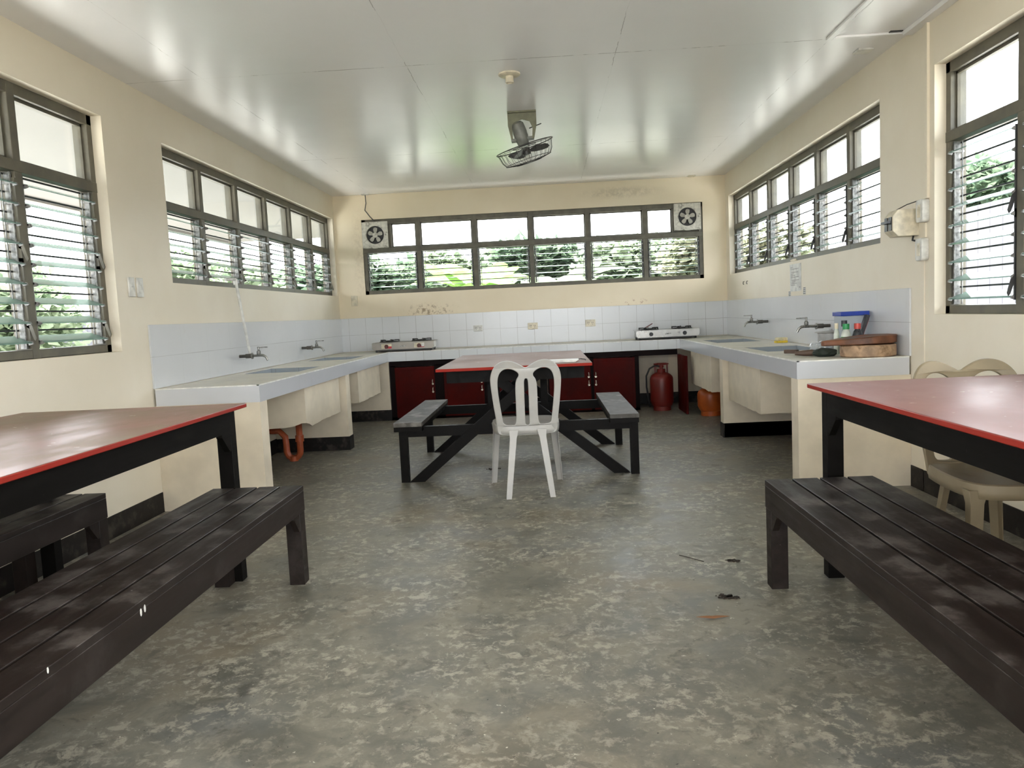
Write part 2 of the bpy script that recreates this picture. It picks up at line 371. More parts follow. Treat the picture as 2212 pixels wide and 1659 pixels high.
# ---------------------------------------------------------------- windows
def window(n, P, u0, u1, npan, z0, zm, z1, nb, d0=.06, fan_ends=False, tilt=20, lever_side=1):
    w_ = bpy.data.objects.new('window_%d' % n, None); COL.objects.link(w_); w_['kind'] = 'structure'
    uc = (u0+u1)/2; w_.location = P(uc, 0, z0); base = Vector(w_.location)
    Q = lambda u, d, z: tuple(Vector(P(u, d, z))-base)
    fw, mw, dd = .045, .055, .085
    pw = (u1-u0)/npan
    f = MB()
    pbox(f, Q, u0, u1, d0, d0+dd, z1-fw-.01, z1); pbox(f, Q, u0, u1, d0, d0+dd, z0, z0+fw)
    pbox(f, Q, u0, u0+fw, d0, d0+dd, z0, z1); pbox(f, Q, u1-fw, u1, d0, d0+dd, z0, z1)
    pbox(f, Q, u0, u1, d0-.003, d0+dd, zm-.028, zm+.028)
    for k in range(1, npan): pbox(f, Q, u0+k*pw-mw/2, u0+k*pw+mw/2, d0-.001, d0+dd, z0, z1)
    f.build('window_frame', 'window_wood', w_, bevel=.003)
    st = MB(); g = MB()
    for k in range(npan):
        a = u0+k*pw+(fw if k == 0 else mw/2); b = u0+(k+1)*pw-(fw if k == npan-1 else mw/2); za, zb = zm+.028, z1-fw-.01
        if fan_ends and k == 0: a = u0+.345
        if fan_ends and k == npan-1: b = u1-.35
        for (q0, q1, r0, r1) in ((a, b, za, za+.014), (a, b, zb-.014, zb), (a, a+.014, za, zb), (b-.014, b, za, zb)):
            pbox(st, Q, q0, q1, d0+.03, d0+.045, r0, r1)
        pbox(g, Q, a, b, d0+.046, d0+.050, za, zb)
        if fan_ends and k in (0, npan-1):
            if k == 0: pbox(st, Q, a-.03, a, d0, d0+dd, za, zb); pbox(st, Q, u0, a, d0+.035, d0+.05, za, zb)
            else: pbox(st, Q, b, b+.03, d0, d0+dd, za, zb); pbox(st, Q, b, u1, d0+.035, d0+.05, za, zb)
    st.build('glazing_bead', 'window_wood', w_); g.build('glass_pane', 'glass_pane', w_, smooth=False)
    zl0, zl1 = z0+fw, zm-.028; sp = (zl1-zl0)/nb; ct, sn = math.cos(math.radians(tilt)), math.sin(math.radians(tilt))
    for k in range(npan):
        a = u0+k*pw+(fw if k == 0 else mw/2); b = u0+(k+1)*pw-(fw if k == npan-1 else mw/2)
        bl = MB(); rd = MB(); ch = MB(); lv = MB()
        for e, sg in ((a, 1), (b, -1)):
            pbox(ch, Q, e+sg*.004, e+sg*.022, d0+.012, d0+.016, zl0+.005, zl1-.005); pbox(ch, Q, e+sg*.004, e+sg*.008, d0+.012, d0+.05, zl0+.005, zl1-.005)
            pbox(ch, Q, e+sg*.03, e+sg*.036, d0+.045, d0+.05, zl0+.005, zl1-.005)
        for j in range(nb):
            z = zl0+sp*(j+.5); dc = d0+.032; hw = .05
            pts = [(dc-hw*ct, z-hw*sn), (dc+hw*ct, z+hw*sn), (dc+hw*ct, z+hw*sn+.005), (dc-hw*ct, z-hw*sn+.005)]
            bl.prism(pts, lambda d, zz, h: Q(h, d, zz), a+.010, b-.010)
            for e, sg in ((a, 1), (b, -1)):
                pbox(ch, Q, e+sg*.006, e+sg*.024, dc-.035, dc+.03, z-.008-.006, z-.004)
                ch.prism([(dc-.05, z-.02), (dc-.03, z-.026), (dc-.02, z-.004), (dc-.045, z-.008)], lambda d, zz, h: Q(h, d, zz), e+sg*.006, e+sg*.016)
            zr = z+sp*.5 if j < nb-1 else z+sp*.4
            rd.tube([Q(a, d0+.055, zr), Q(b, d0+.055, zr)], .0052, 6)
        ea = a if lever_side > 0 else b; sg = 1 if lever_side > 0 else -1
        groups = [zl0+.12] if nb < 7 else [zl0+.14, zl0+.52]
        for zz in groups:
            lv.prism([(d0-.003, zz), (d0-.018, zz-.02), (d0-.036, zz-.085), (d0-.030, zz-.10), (d0-.022, zz-.09), (d0-.006, zz-.04), (d0+.01, zz-.03)], lambda d, q, h: Q(h, d, q), ea+sg*.004, ea+sg*.012)
            pbox(lv, Q, ea+sg*.003, ea+sg*.012, d0-.005, d0+.012, zz-.12, min(zz+.3, zl1))
        bl.build('louver_blades', 'glass_blade', w_, smooth=False); rd.build('security_rods', 'steel_rod', w_)
        ch.build('louver_clips', 'aluminium', w_, smooth=False); lv.build('louver_lever', 'window_wood' if n < 3 else 'steel_rod', w_, smooth=False)
    return w_
window(1, PL, *NEAR, 4, 1.02, 1.945, 2.34, 9, lever_side=-1)
window(2, PL, *FAR_L, 6, 1.438, 1.958, 2.34, 5, lever_side=-1)
window(3, PB, *BK, 6, 1.438, 1.952, 2.312, 6, d0=.012, fan_ends=True, tilt=6, lever_side=-1)
window(4, PR, *FAR_R, 6, 1.46, 1.985, 2.345, 5, lever_side=1)
window(5, PR, *NEAR, 4, 1.015, 1.955, 2.34, 9, lever_side=1)
# ---------------------------------------------------------------- baseboards (painted black band)
def bb(name, pieces):
    m = MB()
    for p in pieces: m.box(*p)
    return struct(m.build(name, 'black_paint', smooth=False))
bb('baseboard_left', [(XL, XL+.006, YF, 4.68, 0, .125), (XL, XL+.006, 4.81, YB-.02, 0, .125)])
bb('baseboard_right', [(XR-.006, XR, YF, 4.64, 0, .125), (XR-.006, XR, 4.77, YB-.02, 0, .125)])
bb('baseboard_back', [(XL, XR, YB-.006, YB, 0, .125)])
# tile splash
tag(MB().box(XL+.001, XL+.012, 4.68, YB-.013, HT+.004, TT).build('tile_backsplash', 'tile_side', smooth=False), 'pale glazed tile backsplash on the left wall, under the six-pane window behind two taps', 'backsplash')
tag(MB().box(XR-.012, XR-.001, 4.64, YB-.013, HT+.004, TT).build('tile_backsplash', 'tile_side', smooth=False), 'pale glazed tile backsplash on the right wall, behind the chopping boards', 'backsplash')
tag(MB().box(XL+.001, XR-.001, YB-.012, YB-.001, HT+.004, TT).build('tile_backsplash', 'tile_back', smooth=False), 'white square tile backsplash on the far wall with three power outlets', 'backsplash')
# ---------------------------------------------------------------- masonry counter
random.seed(4)
ct = thing('kitchen_counter', 'U-shaped masonry kitchen counter with tiled edge running round the three walls', 'counter', (0, YB-.3, 0))
CO = Vector(ct.location)
def cbox(m, x0, x1, y0, y1, z0, z1): m.box(x0, x1, y0-CO.y, y1-CO.y, z0, z1)
LX, RX, BY = XL+.6645, XR-.6612, YB-.57
SB = HT-.105
holes = {'L': [(5.85, 6.5), (7.45, 8.1)], 'R': [(5.7, 6.4), (7.35, 8.1)]}
top = MB()
for side, xa, xb, hx0, hx1, ye in (('L', XL+.0125, LX-.012, XL+.09, LX-.13, 4.692), ('R', RX+.012, XR-.0125, RX+.13, XR-.10, 4.652)):
    ys = ye
    for a, b in holes[side]:
        cbox(top, xa, xb, ys, a, SB, HT); cbox(top, xa, hx0, a, b, SB, HT); cbox(top, hx1, xb, a, b, SB, HT); ys = b
    cbox(top, xa, xb, ys, YB-.012, SB, HT)
cbox(top, LX-.012, RX+.012, BY+.012, YB-.012, SB, HT)
top.build('countertop', 'counter_cement', ct, smooth=False)
eb = MB(); cbox(eb, LX-.012, RX+.012, BY, BY+.012, SB, HT-.004); eb.build('tile_edge', 'tile_edge_back', ct, smooth=False)
for sd in (0, 1):
    es = MB()
    if sd == 0: es.prism([(LX-.012, BY), (LX-.012, 4.692), (XL+.012, 4.692), (XL+.012, 4.68), (LX, 4.68), (LX, BY)], lambda u, v, h: (u, v-CO.y, h), SB, HT-.004)
    else: es.prism([(RX+.012, BY), (RX+.012, 4.652), (XR-.012, 4.652), (XR-.012, 4.64), (RX, 4.64), (RX, BY)], lambda u, v, h: (u, v-CO.y, h), SB, HT-.004)
    es.build('tile_edge', 'tile_edge_side', ct, smooth=False)
tr = MB()
cbox(tr, LX-.014, LX+.001, 4.679, BY+.01, HT-.004, HT+.003); cbox(tr, XL+.012, LX, 4.679, 4.694, HT-.004, HT+.003)
cbox(tr, RX-.001, RX+.014, 4.639, BY+.01, HT-.004, HT+.003); cbox(tr, RX, XR-.012, 4.639, 4.654, HT-.004, HT+.003)
cbox(tr, LX-.012, RX+.012, BY-.001, BY+.014, HT-.004, HT+.003)
tr.build('edge_trim', 'tile_trim_white', ct)
for (x0, x1, y0, y1) in ((XL+.001, LX-.006, 4.686, 4.81), (XL+.001, LX-.006, 6.75, 6.88), (XL+.001, LX-.006, BY+.01, BY+.10), (RX+.006, XR-.001, 4.646, 4.77), (RX+.006, XR-.001, 6.61, 6.72)):
    m = MB(); cbox(m, x0, x1, y0, y1, 0, SB)
    p = m.build('support_wall', 'plaster_cream', ct, smooth=False)
    b = MB(); e = .005
    if y0 > 5: cbox(b, x0+e, x1+e if x0 < 0 else x1, y0-e, y1+e, 0, .12); 
    if y0 > 5 and x0 > 0: cbox(b, x0-e, x1, y0-e, y1+e, 0, .12)
    if y0 > 5: b.build('black_skirting', 'black_paint', p, smooth=False)
def sink(x0, x1, y0, y1, zb, hx0, hx1, hy, chip, sgn):
    m = MB(); t = .045; zt = SB
    def jag(u0, u1, z, n, amp):
        return [(u0+(u1-u0)*i/n, z+random.uniform(-amp, amp)) for i in range(n+1)]
    fx0, fx1 = (x1-t, x1) if sgn < 0 else (x0, x0+t)
    zr = lambda y: zb
    low = jag(y0-CO.y, y1-CO.y, zb, 14, .004)
    if chip: low[0] = (low[0][0], zb+.035); low[1] = (low[1][0], zb+.02); low[2] = (low[2][0], zb-.006)
    m.prism([(y0-CO.y, zt)]+low+[(y1-CO.y, zt)], lambda u, v, h: (h, u, v), fx0, fx1)
    sx0, sx1 = (x0, x1-t) if sgn < 0 else (x0+t, x1)
    lo = jag(sx0, sx1, zb, 10, .005)
    if sgn < 0: lo[-1] = (lo[-1][0], zb+.03 if chip else zb); lo[-2] = (lo[-2][0], zb+.012)
    m.prism([(sx0, zt)]+lo+[(sx1, zt)], lambda u, v, h: (u, h, v), y0-CO.y, y0-CO.y+t)
    m.prism([(sx0, zt), (sx0, zb), (sx1, zb), (sx1, zt)], lambda u, v, h: (u, h, v), y1-CO.y-t, y1-CO.y)
    cbox(m, sx0+.003, sx1-.003, y0+t, y1-t, zb+.045, zb+.083)
    s_ = m.build('sink_basin', 'plaster_cream', ct, smooth=False)
    i = MB(); a, b = hy; w_ = .008; zt_ = HT-.004
    cbox(i, hx0+.0005, hx0+w_, a+.0005, b-.0005, zb+.085, zt_); cbox(i, hx1-w_, hx1-.0005, a+.0005, b-.0005, zb+.085, zt_)
    cbox(i, hx0+w_, hx1-w_, a+.0005, a+w_, zb+.085, zt_); cbox(i, hx0+w_, hx1-w_, b-w_, b-.0005, zb+.085, zt_); cbox(i, hx0+w_, hx1-w_, a+w_, b-w_, zb+.085, zb+.10)
    i.build('basin_lining', 'tile_sink', s_, smooth=False)
sink(XL+.002, -1.82, 5.72, 6.69, .352, XL+.09, LX-.13, holes['L'][0], True, -1)
sink(XL+.002, -1.82, 7.38, 8.36, .345, XL+.09, LX-.13, holes['L'][1], False, -1)
sink(1.52, XR-.002, 5.63, 6.60, .325, RX+.13, XR-.10, holes['R'][0], False, 1)
sink(1.52, XR-.002, 7.28, 8.28, .312, RX+.13, XR-.10, holes['R'][1], False, 1)
# drain pipes
def drain(x, y, zt, label):
    m = MB()
    pts = [(x, y, zt), (x, y, .16)]+[(x-.055+.055*math.cos(t), y-.0, .13-.065*math.sin(t)) for t in [PI*k/8 for k in range(9)]]+[(x-.11, y, .18), (x-.115, y, .24), (x-.16, y, .29), (XL+.02 if x < 0 else x-.11, y, .30)]
    m.tube(pts, .026, 10); m.lathe([(.034, 0), (.034, .05)], (x, y, .20), 12); m.lathe([(.034, 0), (.034, .04)], (x-.055, y, .045), 12)
    return tag(m.build('drain_pipe', 'pvc_orange'), label, 'pipe')
drain(-1.99, 6.05, .345, 'orange plastic drain trap hanging under the chipped sink on the left')
m = MB(); m.tube([(2.0, 6.2, .318), (2.0, 6.2, .06), (2.09, 6.2, .05)], .03, 10); tag(m.build('drain_pipe', 'pvc_orange'), 'orange plastic drain pipe under the sink on the right, beside the counter end wall', 'pipe')
# ---------------------------------------------------------------- cabinets under the far counter
cb = thing('counter_cabinet', 'dark red cupboard row built in under the far counter behind the picnic table', 'cabinet', (-.4, BY+.02, 0))
CX, CY = cb.location.x, cb.location.y
def kb(m, x0, x1, y0, y1, z0, z1): m.box(x0-CX, x1-CX, y0-CY, y1-CY, z0, z1)
fr = MB(); yf0 = BY+.015
kb(fr, LX+.002, 1.44, yf0, yf0+.04, .60, SB-.002); kb(fr, LX+.002, -.2, yf0, yf0+.04, 0.001, .03); kb(fr, .02, 1.015, yf0, yf0+.04, 0.001, .03)
for a, b in ((LX+.002, -1.70), (-1.265, -1.155), (-.715, -.65), (-.205, -.165), (0.0, .02), (.475, .515), (.965, 1.015)): kb(fr, a, b, yf0, yf0+.04, 0.001, .61)
for x in (-1.21, -.19, .49, .99): kb(fr, x-.012, x+.012, yf0+.04, YB-.02, 0.001, .61)
fr.build('cabinet_frame', 'cabinet_frame_dark', cb, smooth=False)
def door(x0, x1, hs):
    d = MB(); kb(d, x0, x1, yf0-.016, yf0+.002, .025, .592); kb(d, x0+.03, x1-.03, yf0-.019, yf0-.016, .055, .56)
    o = d.build('door', 'cabinet_red', cb, bevel=.002)
    hx = (x1-.022 if hs > 0 else x0+.022)-CX; hy = yf0-.02-CY
    for zc in (.40, .31):
        h = MB()
        h.tube([(hx, hy, zc), (hx, hy-.02, zc+.004), (hx, hy-.024, zc+.02), (hx, hy-.018, zc+.038), (hx, hy, zc+.042)], .005, 6)
        h.lathe([(.0, .0), (.012, 0), (.012, .004), (0, .004)], (hx, hy-.002, zc-.004), 10, Matrix.Rotation(PI/2, 3, 'X'))
        h.build('handle', 'metal_handle', o)
door(-1.705, -1.262, 1); door(-1.158, -.712, 1); door(-.652, -.203, 1); door(.018, .478, 1); door(.512, .968, -1)
for a, b in ((-.165, .0), (1.0, 1.42)):
    pb = MB(); kb(pb, a, b, YB-.03, YB-.02, .13, .60); pb.build('back_panel', 'plaster_cream', cb, smooth=False)
# open red door panel standing at the right inner corner
tag(MB().box(1.43, 1.455, 8.12, 8.60, 0.002, .61).build('cupboard_panel', 'cabinet_red', bevel=.003), 'tall dark red panel standing edge-on beside the gas cylinder under the corner', 'panel')
# ---------------------------------------------------------------- gas cylinders
def cylinder(x, y, r, h, label, mat, collar):
    t = thing('gas_cylinder', label, 'gas cylinder', (x, y, 0)); rr = r
    m = MB(); prof = [(0, .03), (rr*.55, .032), (rr*.85, .055), (rr, .10), (rr, h*.72)]
    prof += [(rr*math.cos(a)*1.0 if a else rr, h*.72+rr*.62*math.sin(a)) for a in [PI/2*k/7 for k in range(1, 7)]]+[(rr*.16, h*.72+rr*.63), (0, h*.72+rr*.63)]
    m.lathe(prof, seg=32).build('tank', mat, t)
    f = MB(); f.lathe([(rr*.72, 0.001), (rr*.76, 0.001), (rr*.76, .05), (rr*.72, .05)], seg=28); f.build('foot_ring', mat, t)
    if collar:
        zt = h*.72+rr*.58
        c = MB(); c.lathe([(.045, zt), (.045, zt+.035), (.04, zt+.035), (.04, zt)], seg=20)
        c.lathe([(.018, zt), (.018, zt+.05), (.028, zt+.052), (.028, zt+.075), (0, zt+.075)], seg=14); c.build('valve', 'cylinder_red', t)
        g = MB()
        for k in range(3):
            a0 = k*2*PI/3
            g.tube([((.075)*math.cos(a0+q), (.075)*math.sin(a0+q), zt+.09) for q in [j*.2 for j in range(11)]], .008, 6)
            g.tube([(.075*math.cos(a0+.4), .075*math.sin(a0+.4), zt-.02), (.075*math.cos(a0+.4), .075*math.sin(a0+.4), zt+.09)], .008, 6)
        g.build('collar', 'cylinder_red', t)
        hs = MB(); z0 = zt+.065
        hs.tube([(-.02, -.01, z0), (-.07, -.02, z0+.012), (-.13, -.02, z0-.02), (-.165, -.01, z0-.10), (-.165, .0, z0-.22), (-.145, .03, z0-.34), (-.12, .10, .03)], .010, 8)
        hs.build('hose', 'rubber_black', t)
    return t
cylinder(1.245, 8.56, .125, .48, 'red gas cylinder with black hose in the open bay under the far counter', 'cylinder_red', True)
cylinder(1.655, 8.0, .13, .30, 'squat orange gas cylinder under the right sink, half behind a masonry wall', 'cylinder_orange', False)
# ---------------------------------------------------------------- taps
def tap(x, y, z, sg, label, L=.23, spout=1):
    t = thing('water_tap', label, 'tap', (x, y, z), 0 if sg > 0 else PI, 'wall taps above the sinks')
    MB().tube([(0, 0, 0), (.05, 0, 0)], .013, 10).tube([(.05, 0, 0), (.10, 0, 0)], .018, 10).build('supply_pipe', 'pipe_iron', t)
    b = MB(); Lb = L-.065
    b.tube([(.10, 0, 0), (Lb-.0, 0, .002), (Lb+.025, 0, .0), (Lb+.045, 0, -.012), (Lb+.06, 0, -.04)], [.010, .011, .011, .0095, .009], 10)
    b.lathe([(.0, .0), (.024, 0), (.024, .008), (0, .008)], (.098, 0, 0), 14, Matrix.Rotation(PI/2, 3, 'Y'))
    b.lathe([(.012, 0), (.016, .01), (.016, .028), (.011, .034), (.007, .038), (.007, .062), (0, .063)], (Lb-.01, 0, .006), 12)
    b.build('spout', 'chrome', t)
    MB().box(Lb-.018, Lb+.065, -.008, .008, .060, .068).tube([(Lb-.01, 0, .045), (Lb-.01, 0, .070)], .009, 8).build('lever', 'chrome', t, bevel=.002)
    return t
tap(XL+.012, 6.046, .897, 1, 'chrome wall tap above the left sink with a white pipe rising from it')
tap(XL+.012, 7.63, .892, 1, 'chrome wall tap on the left wall nearer the far corner', .225)
tap(XR-.012, 7.53, .943, -1, 'chrome wall tap on the right wall nearer the far stove')
tap(XR-.012, 5.906, .929, -1, 'chrome wall tap on the right wall above the aluminium pot', .25)
m = MB(); m.tube([(XL+.075, 6.10, .918), (XL+.06, 6.05, 1.2), (XL+.05, 5.985, 1.495)], .011, 10); m.lathe([(.016, 0), (.016, .045)], (XL+.05, 5.985, 1.455), 12)
m.tube([(XL+.05, 5.985, 1.497), (XL+.045, 5.80, 1.487)], .012, 10); tag(m.build('water_pipe', 'pvc_white'), 'thin white plastic pipe leaning from the left tap up to the window', 'pipe')
# ---------------------------------------------------------------- gas stoves
def stove(x, y, rz, label, style):
    t = thing('gas_stove', label, 'stove', (x, y, HT+.0008), rz); Wd, D, z0, z1 = .70, .34, .028, .105
    body = 'steel_dull' if style == 0 else 'steel_stove'
    MB().box(-Wd/2+.02, Wd/2-.02, .0, D, z0, z1-.002).build('body', 'label_white' if style == 0 else body, t, bevel=.004)
    p = MB(); pts = [(-Wd/2, z1), (-Wd/2, z0+.018), (-Wd/2+.018, z0-.003), (Wd/2-.018, z0-.003), (Wd/2, z0+.018), (Wd/2, z1)]
    p.prism(pts, lambda u, v, h: (u, h, v), -.014, .001); p.build('front_panel', body, t, bevel=.002)
    MB().box(-Wd/2+.005, Wd/2-.005, -.008, D, z1-.001, z1+.003).build('top_plate', body, t)
    MB().box(-Wd/2+.03, Wd/2-.03, .02, D-.02, .012, z0).build('tray', 'stove_black', t)
    for fx in (-Wd/2+.04, Wd/2-.04):
        for fy in (.03, D-.04): MB().lathe([(.012, 0), (.014, z0)], (fx, fy, 0), 10).build('foot', 'stove_black', t)
    for cx in (-.185, .185):
        b = MB(); b.lathe([(.0, z1+.003), (.045, z1+.003), (.045, z1+.018), (.03, z1+.022), (0, z1+.022)], (cx, D*.5, 0), 20); b.build('burner', 'stove_black', t)
        g = MB()
        g.ring((cx, D*.5, z1+.007), .11, .005)
        for k in range(5):
            a = k*2*PI/5+.3; c, s = math.cos(a), math.sin(a)
            g.prism([(.05, z1+.018), (.06, z1+.032), (.115, z1+.032), (.118, z1+.004), (.108, z1+.004), (.10, z1+.018)], lambda u, v, h: (cx+u*c-h*s, D*.5+u*s+h*c, v), -.003, .003)
        g.build('pan_support', 'stove_black', t)
    for kx in (-.185, .185):
        if style == 0:
            MB().box(kx-.058, kx+.058, -.0155, -.0135, z0+.012, z1-.014).build('sticker', 'label_cream', t)
            MB().box(kx-.02, kx+.058, -.0162, -.0150, z0+.012, z0+.036).build('sticker_stripe', 'label_red', t)
            if kx > 0: MB().box(kx+.025, kx+.056, -.0166, -.0152, z0+.02, z1-.018).build('sticker_panel', 'label_white', t)
        k = MB(); k.lathe([(0, .0), (.022, 0), (.022, .014), (.018, .018), (0, .018)], (kx, -.013, (z0+z1)/2-.003), 18, Matrix.Rotation(PI/2, 3, 'X'))
        k.box(kx-.003, kx+.003, -.038, -.028, (z0+z1)/2-.022, (z0+z1)/2+.016)
        k.build('knob', 'knob_red' if style == 0 else 'plastic_dark', t)
    e = MB(); e.prism([(-.038, .058), (-.028, .066), (.03, .070), (.038, .066), (.028, .058), (-.02, .054)], lambda u, v, h: (u, h, v), -.0175, -.0135); e.build('badge', 'aluminium', t)
    return t
stove(-1.607, 8.70, 0, 'dull grey two-burner gas stove with red stickers at the left end of far counter', 0)
st2 = stove(1.352, 8.72, 0, 'shiny silver two-burner gas stove with black knobs on the right of far counter', 1)
m = MB(); m.box(-.05, .05, -.03, .03, -.004, .004, Matrix.Translation((0, 0, 0)) @ Matrix.Rotation(-.5, 4, 'Y'))
tag(m.build('match_packet', 'knob_red', loc=(1.16, 8.86, HT+.155)), 'small dark red packet propped on the left burner of the silver stove', 'packet')
# ---------------------------------------------------------------- outlets, switches, plates
def plate(P, u, z, wu, hz, label, cat, mat, slots, d=0.0, name='wall_switch', grp=None):
    o = thing(name, label, cat, P(u, -d, z), group=grp); b = Vector(o.location)
    Q = lambda a, dd, zz: tuple(Vector(P(a, dd, zz))-b)
    m = MB(); pbox(m, Q, u-wu/2, u+wu/2, -d-.011, -d, z-hz/2, z+hz/2); m.build('cover_plate', mat, o, bevel=.003)
    if slots == 'sockets':
        for cx in (-.022, .022):
            s = MB()
            for dx in (-.008, .008): pbox(s, Q, u+cx+dx-.0022, u+cx+dx+.0022, -d-.0118, -d-.010, z-.004, z+.012)
            pbox(s, Q, u+cx-.003, u+cx+.003, -d-.0118, -d-.010, z-.018, z-.012)
            s.build('socket', 'stove_black', o, smooth=False)
    elif slots:
        for k in range(slots):
            s = MB(); zz = z+(k-(slots-1)/2)*.026; pbox(s, Q, u-.012, u+.012, -d-.015, -d-.010, zz-.010, zz+.010); s.build('rocker', 'plastic_white', o, bevel=.002)
    return o
plate(PB, -.793, .982, .108, .07, 'white power outlet set flush in the far tiles, nearest the stickered stove', 'outlet', 'plastic_white', 'sockets', .012, 'power_outlet', 'outlets in the far tiles')
plate(PB, -.147, .978, .118, .076, 'cream power outlet in the far tiles, middle of the three', 'outlet', 'plastic_beige', 'sockets', .012, 'power_outlet', 'outlets in the far tiles')
plate(PB, .530, .981, .118, .08, 'cream power outlet in the far tiles with chipped plaster, nearest the silver stove', 'outlet', 'plastic_beige', 'sockets', .012, 'power_outlet', 'outlets in the far tiles')
plate(PB, -2.246, 1.374, .075, .12, 'beige blank cover plate on the far wall left of the window', 'wall plate', 'plastic_beige', 0, name='cover_plate_box')
plate(PL, 4.525, 1.392, .068, .115, 'white wall switch on the left wall, the one nearer the tall window', 'switch', 'plastic_white', 2, name='wall_switch', grp='switches on the left wall')
plate(PL, 4.622, 1.392, .068, .115, 'white three-rocker wall switch on the left wall, the one nearer the counter', 'switch', 'plastic_white', 3, name='wall_switch', grp='switches on the left wall')
# circuit breaker box, junction boxes and raceway on the right wall
cbk = thing('circuit_breaker', 'beige breaker box with two dark toggles sticking out of the right wall', 'breaker box', (XR, 4.60, 1.535))
m = MB(); m.prism([(0, -.075), (-.115, -.075), (-.145, -.045), (-.145, .04), (-.115, .075), (0, .075)], lambda u, v, h: (u, h, v), -.055, .055); m.build('housing', 'plastic_beige', cbk, bevel=.003)
for dy in (-.026, .026):
    MB().box(-.150, -.144, dy-.018, dy+.018, -.04, .035).build('toggle_recess', 'stove_black', cbk)
MB().box(-.172, -.149, -.04, .04, .0, .014).build('toggle_bar', 'plastic_dark', cbk)
MB().tube([(-.02, -.03, -.075), (-.03, -.04, -.10), (-.01, -.06, -.11)], .006, 8).build('black_wire', 'rubber_black', cbk)
def jbox(y, z, label, g):
    o = thing('junction_box', label, 'junction box', (XR, y, z), group=g)
    pts = []
    hw, hh, r = .04, .062, .018
    for cx, cz, a0 in ((hw-r, hh-r, 0), (-hw+r, hh-r, 90), (-hw+r, -hh+r, 180), (hw-r, -hh+r, 270)):
        for k in range(5): a = math.radians(a0+k*22.5); pts.append((cx+r*math.cos(a), cz+r*math.sin(a)))
    MB().prism(pts, lambda u, v, h: (h, u, v), -.040, 0).build('box_body', 'plastic_white', o, bevel=.004)
    MB().box(-.043, -.039, -.016, .016, -.035, .035).box(-.046, -.042, -.008, .008, .012, .024).build('box_cover', 'plastic_beige', o)
jbox(4.462, 1.585, 'white rounded junction box on the right wall, directly beside the breaker box', 'junction boxes by the breaker')
jbox(4.470, 1.375, 'white rounded junction box on the right wall, lower one below the breaker box', 'junction boxes by the breaker')
m = MB(); m.box(XR-.014, XR, 4.425, 4.447, 1.650, ZC); m.box(XR-.012, XR, 4.452, 4.474, 1.650, ZC); m.box(XR-.010, XR, 4.455, 4.475, 1.441, 1.520)
tag(m.build('cable_raceway', 'wall_paint', smooth=False), 'twin cream cable raceway running up the right wall to the ceiling', 'raceway')
tag(MB().box(XR-.006, XR, 4.478, 4.486, .0, 1.313).build('cable_raceway', 'wall_paint', smooth=False), 'thin cream cable strip running down the right wall below the lower junction box', 'raceway')
# notices on right wall
pp = MB().box(XR-.003, XR-.0005, 6.58, 6.87, 1.205, 1.435).build('wall_notice', 'paper'); tag(pp, 'white typed notice sheet stuck on the right wall above the tiles', 'notice')
ink = MB(); random.seed(2)
for i, ln in enumerate([.06, .21, .03, .20, .08, .12, .22, .03, .22, .13, .16, .12]):
    z = 1.405-i*.0135; ink.box(XR-.0036, XR-.0029, 6.85-ln, 6.85, z, z+.0032)
ink.box(XR-.0036, XR-.0029, 6.60, 6.63, 1.235, 1.240); ink.build('typed_lines', 'ink', pp, smooth=False)
for (y, z, n, lab) in ((6.89, 1.176, 4, 'small scrap of inked tape on the right wall under the notice, farther from the window'), (6.505, 1.20, 4, 'small scrap with four dark lines on the right wall, beside the notice corner')):
    s = MB().box(XR-.002, XR-.0004, y-.03, y+.03, z-.028, z+.032).build('tape_scrap', 'paper'); tag(s, lab, 'scrap')
    k = MB()
    for i in range(n): k.box(XR-.0028, XR-.0019, y-.026, y+.024, z-.022+i*.015, z-.016+i*.015)
    k.build('ink_marks', 'ink', s, smooth=False)
for yy, lb in ((8.42, 'small bent nail hook on right wall, the one nearer the far corner'), (8.28, 'small bent nail hook on right wall, the one nearer the notice')):
    m = MB(); m.tube([(XR, yy, 1.355), (XR-.012, yy, 1.352), (XR-.014, yy, 1.33), (XR-.006, yy, 1.322)], .004, 6); tag(m.build('nail_hook', 'pipe_iron'), lb, 'hook', 'hooks on the right wall')
